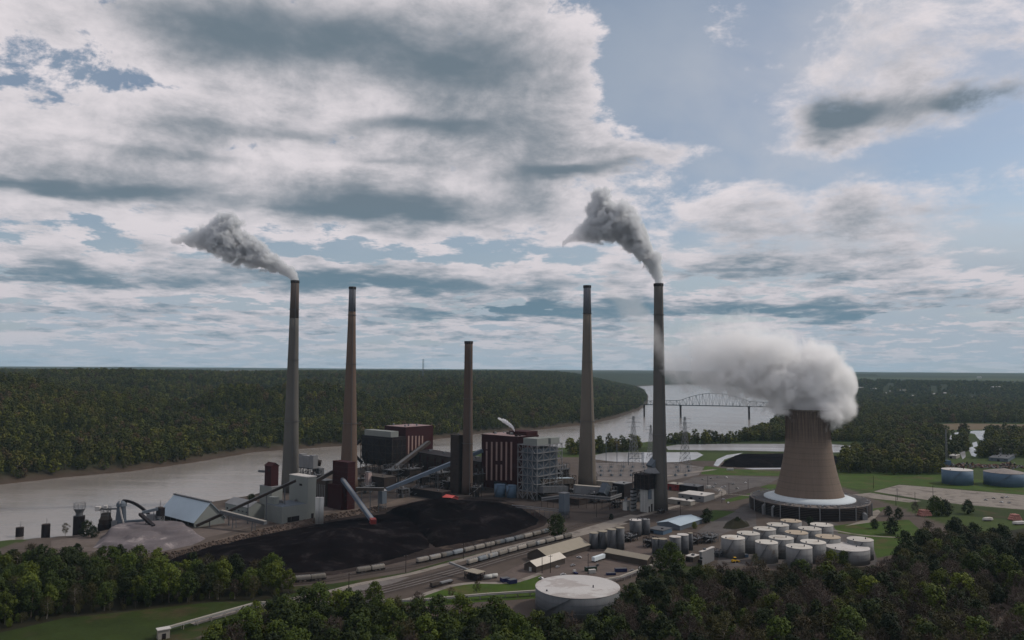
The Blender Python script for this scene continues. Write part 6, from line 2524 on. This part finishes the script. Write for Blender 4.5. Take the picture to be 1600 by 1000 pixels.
def process_units():
    spots = [(628, 779, 12, 14, 'small dark steel process unit under the middle of the grey conveyor'), (655, 776, 14, 11, 'dark process unit beneath the blue conveyor near its middle'), (743, 778, 10, 16, 'rusty pipe frame between the short stack and the blue tanks'),
             (700, 770, 14, 18, 'dark steel unit at the left foot of the short stack'), (573, 772, 12, 12, 'brown process unit beside the tall red tower'), (930, 785, 14, 13, 'brown pipe unit in front of the upright duct elbow'),
             (955, 786, 12, 17, 'rusty process unit between duct elbow and pump house'), (890, 768, 14, 18, 'grey process unit at the left foot of the brown stack'), (965, 795, 10, 9, 'low process unit left of the small white pump house'),
             (1034, 803, 6, 5, 'small white and grey valve skid at the foot of the right stack'), (1018, 857, 10, 8, 'small pipe unit at the left of the chemical plant'), (1090, 852, 14, 7, 'brown pipe unit right of the tall chemical tanks'),
             (1112, 850, 13, 7, 'dark pipe unit between chemical plant and first tank'), (1047, 868, 12, 6, 'pipe unit in front of the tall chemical tanks'), (985, 848, 12, 7, 'low pipe unit below the grey tank pair'),
             (1125, 872, 9, 5, 'small pale pipe manifold left of the yellow loader'), (660, 764, 14, 20, 'dark lattice unit in front of the long low hall'), (880, 757, 15, 26, 'rust-brown lattice unit behind the blue-topped duct'),
             (925, 757, 12, 14, 'grey unit at the right foot of the brown stack'), (612, 757, 22, 24, 'large dark steel unit below the precipitator block'), (640, 757, 22, 26, 'large rusty steel unit behind the grey conveyor'),
             (685, 762, 22, 24, 'large dark steel unit left of the grey block'), (557, 768, 14, 20, 'dark steel unit behind the tall red tower'), (865, 772, 18, 16, 'dark pipe unit below the grey flue duct'), (905, 778, 18, 12, 'dark pipe unit below the large pale duct'),
             (745, 768, 16, 28, 'tall dark steel unit at the left corner of the striped building'), (486, 760, 16, 18, 'dark steel unit behind the pale block building'), (1000, 785, 10, 22, 'dark lattice tower left of the white scrubber block')]
    r = random.Random(77)
    for (u, v, w, h, l) in spots:
        t = thing('process_unit', l, 'process unit', G(u, v), ANG)
        b = MB()
        lattice(b, lin(0, w, 3), lin(0, w * .8, 3), lin(0, h, max(3, int(h / 4.5))), .38)
        b.build('steel_frame', r.choice([M_dbrown, M_grey, M_dark]), t)
        for k in range(3):
            x, y = r.uniform(2, w - 2), r.uniform(2, w * .8 - 2)
            MB().lathe([(1.2, .3), (1.4, .8), (1.4, h * r.uniform(.5, .9)), (.6, h * .95)], 12, x, y).build('vessel', r.choice([M_lgrey, M_grey, M_brownwall, M_dbrown]), t, True)
        MB().box(1, w - 1, 1, w * .8 - 1, h * .35, h * .7).build('housing', r.choice([M_dbrown, M_dark, M_brownwall]), t)
        for k in range(3):
            y = r.uniform(0, w * .8)
            MB().pipe((-w * .3, y, h * r.uniform(.2, .9)), (w * 1.2, y, h * r.uniform(.2, .9)), .3, 6).build('pipe', M_lgrey, t)
        MB().box(-.3, w + .3, -.3, w * .8 + .3, h * .72, h * .74).build('platform', M_grey, t)


process_units()


def far_things():
    # television mast on the far hills
    o = G(661, 586, 118)
    t = thing('radio_mast', 'thin radio mast on the horizon left of the short stack', 'mast', (o.x, o.y, float(height(np.array([o.x]), np.array([o.y]))[0])))
    H = ZT(Vector((o.x, o.y, 0)), 561) - t.location.z
    b = MB()
    for k in range(3):
        a = 2.1 * k
        b.beam((4 * math.cos(a), 4 * math.sin(a), 0), (3 * math.cos(a), 3 * math.sin(a), H), 1.6)
    for i in range(12):
        b.lathe([(4.2, H * i / 12), (4.2, H * i / 12 + 1.5)], 3)
    b.build('mast', M_slate, t)
    # town in the valley
    spots = [(1411, 611.5, 40, 'long white works building below the far hills at right'), (1427, 620, 30, 'small white works building in front of the far long one'), (1385, 616, 30, 'white house left of the far works'),
             (1393, 613, 26, 'grey far house above the white house'), (1460, 617, 26, 'small pale far house in the valley right of the works'), (1491, 622, 40, 'pale far building in the middle of the valley'),
             (1556, 606, 60, 'white far building on the hillside at right'), (1476, 616, 22, 'tiny pale far house near the valley middle'), (1345, 607, 34, 'grey far building right of the steam cloud'), (1365, 609, 34, 'pale far building between steam cloud and works'),
             (1530, 590, 40, 'white far house on the ridge at right'), (1520, 622, 24, 'grey far house right of the valley middle')]
    for (u, v, L, l) in spots:
        p = G(u, v)
        z = float(height(np.array([p.x]), np.array([p.y]))[0])
        if z > 5:
            lo, hi = 1500.0, p.y
            r = ray(u, v)
            for D in np.linspace(2000, 12000, 400):
                q = Vector((r.x / r.y * D, D, CAM_Z + r.z / r.y * D))
                if float(height(np.array([q.x]), np.array([q.y]))[0]) >= q.z - 8:
                    p = q; z = float(height(np.array([q.x]), np.array([q.y]))[0]); break
        t = thing('far_building', l, 'building', (p.x, p.y, z), (u * .013) % .6 - .3)
        MB().gable_wall(-L / 2, L / 2, -9, 9, -2, 13, 17).build('wall', M_white, t)
        MB().gable(-L / 2, L / 2, -9, 9, 13.05, 17.2, 'x', .5).build('roof', M_wroof, t)
        for i in range(3):
            MB().box(-L * .3 + L * .25 * i, -L * .3 + L * .25 * i + 3, -9.15, -8.9, 4, 8).build('window', M_glass, t)
    # scrap yard on the right
    heapc = mat('scrap', (0.085, 0.062, 0.055), .9, .5, .3, fine=.4)
    r = random.Random(4)
    p0 = G(1505, 729)
    t = thing('scrap_heap', 'jumbled brown and pink scrap heap between wetland and blue tanks', 'scrap heap', p0)
    cols = [heapc, mat('scrap_pink', (0.20, 0.13, 0.115), .9), M_dbrown, M_lgrey, mat('scrap_rust', (0.12, 0.06, 0.04), .9)]
    for ci, mm in enumerate(cols):
        b = MB()
        for k in range(90):
            x, y = r.uniform(-58, 85), r.uniform(-22, 22)
            hz = 7.0 * max(0, 1 - abs(y) / 24) * (.5 + .5 * math.sin(x * .09 + 1)) + .2
            s_ = r.uniform(.8, 2.6)
            b.beam((x, y, hz * r.random()), (x + r.uniform(-4, 4), y + r.uniform(-3, 3), hz * r.random() + r.uniform(.3, 2.2)), s_, s_ * r.uniform(.3, .9))
        b.build('scrap', mm, t)
    flat_building('shed', 'white-roofed shed at the left end of the scrap yard', 'building', (1453, 724), 1444, 1460, 719, M_brownwall, M_wroof)
    flat_building('shed', 'pale shed with bright roof beside the mast at the scrap yard', 'building', (1494, 717), 1483, 1500, 712.5, M_cream, M_wroof)
    flat_building('shed', 'long grey shed at the right end of the scrap yard', 'building', (1575, 722), 1545, 1590, 717, M_slate, M_grey)
    p = G(1479.5, 727)
    t = thing('lattice_mast', 'grey lattice mast standing at the scrap yard', 'mast', p)
    H = ZT(p, 671)
    b = MB()
    for i in range(14):
        z0, z1 = H * i / 14, H * (i + 1) / 14
        w = 1.6 - 1.2 * i / 14
        for sx, sy in ((-1, -1), (1, -1), (1, 1), (-1, 1)):
            b.beam((sx * w, sy * w, z0), (sx * (w - .08), sy * (w - .08), z1), .35)
        b.beam((-w, -w, z0), (w, -w, z1), .25); b.beam((w, w, z0), (-w, w, z1), .25)
    b.build('mast', M_lgrey, t)
    MB().box(-5, 5, -4, 4, 0, 8).build('base_house', M_bluetank, t)
    # stacked drums
    pink = mat('faded_red_drums', (0.42, 0.20, 0.17), .7, .15, .5, rnd=.2)
    for (u, v, n, nm) in ((1447, 806, 6, 'left, beside the green trees'), (1589, 813, 5, 'at the right edge of the picture')):
        t = thing('drum_stack', 'stack of faded red drums ' + nm, 'drums', G(u, v), .2)
        for j in range(3):
            for i in range(n - j):
                for k in range(2):
                    MB().pipe(((i - n / 2 + j * .5) * 2.3, -2 + 3.2 * k, 1.1 + j * 1.95), ((i - n / 2 + j * .5) * 2.3, 1.0 + 3.2 * k, 1.1 + j * 1.95), 1.1, 12).build('drum', pink, t)
    for (u, v, L, nm) in ((1543, 814, 11, 'left of two among the right trees'), (1592, 820, 14, 'right of two, at the picture edge')):
        t = thing('covered_boat', 'white covered boat hull ' + nm, 'boat', G(u, v), .15)
        b = MB()
        for s, (x, w, z) in enumerate(((-L / 2, .6, 3.2), (-L / 4, 2, 3.8), (L / 4, 2.1, 4.0), (L / 2, 1.4, 3.4))):
            b.v += [(x, -w, 1.2), (x, 0, .6), (x, w, 1.2), (x, w * .8, z - .8), (x, 0, z), (x, -w * .8, z - .8)]
        for j in range(3):
            for k in range(6):
                a_, c_ = j * 6 + k, j * 6 + (k + 1) % 6
                b.f.append((a_, c_, c_ + 6, a_ + 6))
        b.f += [(5, 4, 3, 2, 1, 0), (18, 19, 20, 21, 22, 23)]
        b.build('cover', M_wroof, t)
        MB().box(-L * .3, L * .3, -.8, .8, 0, .9).build('cradle', M_dbrown, t)


far_things()


# ------------------------------------------------------------------ single trees about the site
for i_, (k_, ml_) in enumerate((('leafy', M_leaf), ('dark', M_leafd))):
    tr_, cr_ = tree_shape(500 + i_, H=15, R=7.4, base=0.04, clumps=34, per=62, leaf=1.1)
    SHAPES.append((k_ + '_low', mesh_of(tr_, 'trunk', M_bark), mesh_of(cr_, 'crown', ml_), None))


def single(u, v, j, sc, l, z=0.0):
    if j in (0, 1, 2):
        j, sc = 9, sc * 1.2
    elif j in (3, 4):
        j, sc = 10, sc * 1.2
    p = G(u, v, z)
    e = thing('tree', l, 'tree', p, (u * 1.3) % 6.28)
    a = bpy.data.objects.new('trunk', SHAPES[j][1]); COL.objects.link(a); a.parent = e
    b = bpy.data.objects.new('crown', SHAPES[j][2]); COL.objects.link(b); b.parent = e
    e.scale = (sc * 1.0, sc * 1.0, sc)


for (u, v, j, sc, l) in [(871, 841, 1, 1.15, 'big round green tree standing alone beside the upper rail cars'), (1104, 817, 3, .75, 'dark round tree between blue-roofed shed and grass strip'),
                         (1152, 821, 3, .45, 'small dark tree on the earth mound by the tank farm'), (1266, 822, 3, .5, 'small dark bush tree at the foot of the cooling tower ring'),
                         (134, 838, 3, .75, 'dark round tree beside the fenced mooring tower'), (146, 840, 4, .55, 'smaller dark tree right of the one by the mooring tower'),
                         (102, 838, 6, .70, 'pale budding tree standing alone on the river bank at left'), (393, 788, 0, .62, 'yellow-green round tree behind the pale buildings left of the red tower'),
                         (374, 791, 1, .45, 'low green tree behind the pale buildings near the barn'), (1367, 826, 3, .5, 'dark low tree on the grass right of the tank farm'), (1393, 835, 4, .85, 'dark tree at the left tip of the right woods'),
                         (1462, 806, 0, 1.1, 'bright green tree beside the stacked red drums'), (1513, 803, 3, .8, 'dark tree on the near edge of the far parking lot'), (1478, 806, 3, .9, 'dark tree right of the bright one by the drums'),
                         (1388, 806, 3, .55, 'dark tree left of two beside the cooling tower road'), (1404, 811, 4, .6, 'dark tree right of two beside the cooling tower road'), (1430, 806, 8, .8, 'bare brownish tree left of the red drums'),
                         (955, 812, 3, .32, 'small dark bush at the yard end below the ducts'), (1085, 826, 0, .35, 'small green bush in front of the blue-roofed shed'), (1047, 880, 0, .9, 'bright green tree at the corner of the brown workshop'),
                         (1035, 893, 2, .9, 'tall green tree left of the control house'), (1060, 893, 0, .8, 'green tree just below the control house'), (1180, 889, 5, .6, 'yellowish budding tree in front of the first tanks'),
                         (1300, 886, 0, .7, 'bright green tree before the wide low tank'), (1318, 884, 2, .62, 'bright green tree beside the one before the wide low tank'), (705, 938, 6, .5, 'thin budding tree on the grass bank left'),
                         (745, 930, 6, .55, 'thin budding tree in the middle of the grass bank'), (585, 946, 0, .8, 'green tree at the bend of the service road'), (505, 944, 6, .7, 'budding tree beside the service road at left'), (120, 872, 3, .6, 'dark tree in front of the stone pile at left')]:
    single(u, v, j, sc, l)


# ------------------------------------------------------------------ smoke and steam
def curve_node(N, val, pts):
    c = N.n.new('ShaderNodeFloatCurve')
    cm = c.mapping
    cu = cm.curves[0]
    cu.points[0].location = pts[0]
    cu.points[1].location = pts[-1]
    for p in pts[1:-1]:
        cu.points.new(p[0], p[1])
    cm.update()
    c.inputs[0].default_value = 1.0
    N.put(c.inputs[1], val)
    return c.outputs[0]


def plume(name, label, cat, origin, path, depth, color, rho, nscale, amp, seed, extra=(), thin_up=None, edge=0.26, step=0.18, aniso=0.2, tail=1.0):
    """smoke as a volume: path = list of (metres to the left, metres up, radius) from the mouth; extra = spheres"""
    s0, s1 = path[0][0], path[-1][0]
    zs = [p[1] for p in path]
    zmin, zmax = min(zs), max(zs)
    if zmax - zmin < 1:
        zmax = zmin + 1
    rmax = max(p[2] for p in path)
    b = MB()
    seg = 14
    pts = path
    rings = []
    for (s, z, r) in pts:
        rr = r * 1.45 + 2.0
        rings.append([(-s, rr * depth * math.cos(2 * math.pi * k / seg), z + rr * math.sin(2 * math.pi * k / seg)) for k in range(seg)])
    # one closed envelope box round everything
    xs = [-p[0] for p in path] + [e[0] - e[3] for e in extra] + [e[0] + e[3] for e in extra]
    rr = [p[2] for p in path]
    x0 = min(xs) - 8; x1 = max(xs) + max(4, path[0][2] * 1.2)
    z0 = min(p[1] - p[2] * 1.35 for p in path); z1 = max([p[1] + p[2] * 1.4 for p in path] + [e[2] + e[3] for e in extra])
    yy = max([rmax * depth * 1.35] + [abs(e[1]) + e[3] for e in extra])
    b.box(x0, x1, -yy, yy, z0, z1)
    m = bpy.data.materials.new(name)
    m.use_nodes = True
    nt = m.node_tree
    nt.nodes.clear()
    N = NT(nt)
    out = nt.nodes.new('ShaderNodeOutputMaterial')
    pv = nt.nodes.new('ShaderNodeVolumePrincipled')
    nt.links.new(pv.outputs[0], out.inputs['Volume'])
    tc = nt.nodes.new('ShaderNodeTexCoord')
    pos = tc.outputs['Object']
    x, y, z = N.sep(pos)
    t = N.div(N.sub(N.mul(x, -1.0), s0), s1 - s0)
    zc = N.add(N.mul(curve_node(N, t, [((p[0] - s0) / (s1 - s0), (p[1] - zmin) / (zmax - zmin)) for p in path]), zmax - zmin), zmin)
    rc = N.mul(curve_node(N, t, [((p[0] - s0) / (s1 - s0), p[2] / rmax) for p in path]), rmax)
    dz = N.sub(z, zc)
    dy = N.div(y, depth)
    dist = N.math('SQRT', N.add(N.mul(dz, dz), N.mul(dy, dy)))
    f = N.sub(1.0, N.div(dist, N.math('MAXIMUM', rc, 0.5)))
    endf = N.mul(N.smooth(t, -0.02, 0.0), N.smooth(t, 1.0, 1.03, 1.0, 0.0))
    f = N.sub(f, N.mul(N.sub(1.0, endf), 2.0))
    for (ex, ey, ez, er) in extra:
        ax, ay, az_ = N.sub(x, ex), N.sub(y, ey), N.sub(z, ez)
        q = N.math('SQRT', N.add(N.add(N.mul(ax, ax), N.mul(ay, ay)), N.mul(az_, az_)))
        f = N.math('MAXIMUM', f, N.sub(1.0, N.div(q, er)))
    off = N.vec(N.add(x, seed * 37.1), y, N.add(z, seed * 11.7))
    n1 = N.noise(off, 1.0 / nscale, 6.0, 0.62, 0.3)
    k = N.add(f, N.mul(N.mul(N.sub(n1, 0.49), amp), N.smooth(t, 0.0, 0.22, 0.35, 1.0)))
    den = N.smooth(k, 0.0, edge)
    core = N.smooth(f, -0.35, 0.05)
    den = N.mul(den, core)
    if thin_up is not None:
        den = N.mul(den, N.smooth(z, thin_up[0], thin_up[1], 1.0, thin_up[2]))
    den = N.mul(den, N.smooth(t, 0.5, 1.0, 1.0, tail))
    nt.links.new(N.mul(den, rho), pv.inputs['Density'])
    pv.inputs['Color'].default_value = (*color, 1)
    pv.inputs['Anisotropy'].default_value = aniso
    m.cycles.volume_step_rate = step
    o = b.build(name, m)
    o.location = origin
    tag(o, label, cat)
    return o


def plumes():
    m = S1[1].y / F
    o = S1[1] + Vector((0, 0, S1[2] - .5))
    px = [(458, 438, 5.5), (452, 428, 7.5), (440, 418, 12), (420, 407, 17), (400, 397, 22), (375, 387, 26), (350, 376, 30), (325, 370, 24), (305, 372, 17), (285, 374, 11), (262, 375, 5)]
    plume('smoke_plume', 'grey smoke plume drifting left from the far left stack', 'smoke', o, [((458 - u) * m, (438 - v) * m, r * m * 1.02) for u, v, r in px], .8, (.84, .855, .87), .36, 10.0, 3.2, 1,
          extra=[(-(458 - 350) * m, 0, (438 - 352) * m, 22 * m), (-.5, 0, 3 * m, 6.5 * m), (-4 * m, 0, 9 * m, 8.5 * m), (-11 * m, 0, 15 * m, 11 * m)], tail=.45)
    m = S5[1].y / F
    o = S5[1] + Vector((0, 0, S5[2] - .5))
    px = [(1030, 443, 6.5), (1028, 428, 8.5), (1024, 412, 14), (1014, 392, 22), (1000, 372, 29), (984, 354, 32), (966, 345, 31), (948, 345, 30), (930, 352, 24), (914, 358, 16), (900, 366, 10), (880, 380, 6)]
    plume('smoke_plume', 'dark grey billowing smoke plume rising from the right stack', 'smoke', o, [((1030 - u) * m, (443 - v) * m, r * m * 1.08) for u, v, r in px], .85, (.84, .855, .87), .36, 11.0, 3.2, 4,
          extra=[(-(1030 - 940) * m, 0, (443 - 305) * m, 17 * m), (-(1030 - 937) * m, 0, (443 - 325) * m, 20 * m), (0, 0, 4 * m, 7.5 * m), (-1.5 * m, 0, 13 * m, 9.5 * m), (-4 * m, 0, 24 * m, 12 * m), (-9 * m, 0, 37 * m, 17 * m)], tail=.35)
    m = CT.y / F
    o = CT + Vector((0, 0, 104))
    # (metres left, metres up, radius)
    px = [(1341, 604, 10), (1330, 603, 34), (1308, 602, 50), (1280, 600, 58), (1250, 596, 60), (1210, 588, 58), (1170, 578, 54), (1130, 572, 48), (1095, 578, 38), (1070, 588, 27), (1052, 594, 16), (1040, 596, 5)]
    plume('steam_cloud', 'broad white steam cloud pouring out of the cooling tower and drifting left', 'steam', o, [((1264.5 - u) * m, (648 - v) * m, r * m) for u, v, r in px], .75, (.999, .999, .999), .15, 16.0, 2.5, 9,
          extra=[(2, -2, 8, 26), (16, -14, 6, 22), (30, -6, 10, 22), (-45, 0, 66, 36), (-78, 0, 80, 34), (-112, 0, 74, 32), (-145, 0, 56, 24), (8, 0, 52, 34)], thin_up=(44, 100, .16), tail=.28, edge=.45, aniso=0.0)
    # thin veil drifting past the right stack
    o = at(1000, 520, 790)
    m = 790 / F
    px = [(1056, 575, 14), (1040, 555, 26), (1022, 530, 34), (1000, 500, 40), (975, 475, 36), (950, 455, 22), (935, 440, 8)]
    plume('steam_veil', 'thin veil of steam drifting across the right stack', 'steam', o, [((1000 - u) * m, (520 - v) * m, r * m) for u, v, r in px], .6, (.98, .98, .985), .022, 26.0, 1.9, 21, edge=.8)
    # roof vent puff
    o = at(804, 673, 960)
    m = 960 / F
    px = [(804, 674, 2), (801, 669, 3.2), (795, 664, 3.6), (789, 660, 3.8), (783, 657, 2.4), (778, 655, 1.5)]
    plume('steam_puff', 'small white steam puff rising from the striped boiler house roof', 'steam', o, [((804 - u) * m, (674 - v) * m, r * m) for u, v, r in px], .9, (.985, .985, .99), .9, 3.2, 1.8, 31)


plumes()


# ------------------------------------------------------------------ air
def haze():
    b = MB().box(-36000, 36000, -420, 27500, -22, 430)
    m = bpy.data.materials.new('haze')
    m.use_nodes = True
    nt = m.node_tree
    nt.nodes.clear()
    out = nt.nodes.new('ShaderNodeOutputMaterial')
    pv = nt.nodes.new('ShaderNodeVolumePrincipled')
    pv.inputs['Density'].default_value = 1.9e-5
    pv.inputs['Color'].default_value = (.52, .80, 1.0, 1)
    pv.inputs['Anisotropy'].default_value = 0.0
    nt.links.new(pv.outputs[0], out.inputs['Volume'])
    m.cycles.homogeneous_volume = True
    o = b.build('haze', m)
    o['kind'] = 'stuff'


haze()
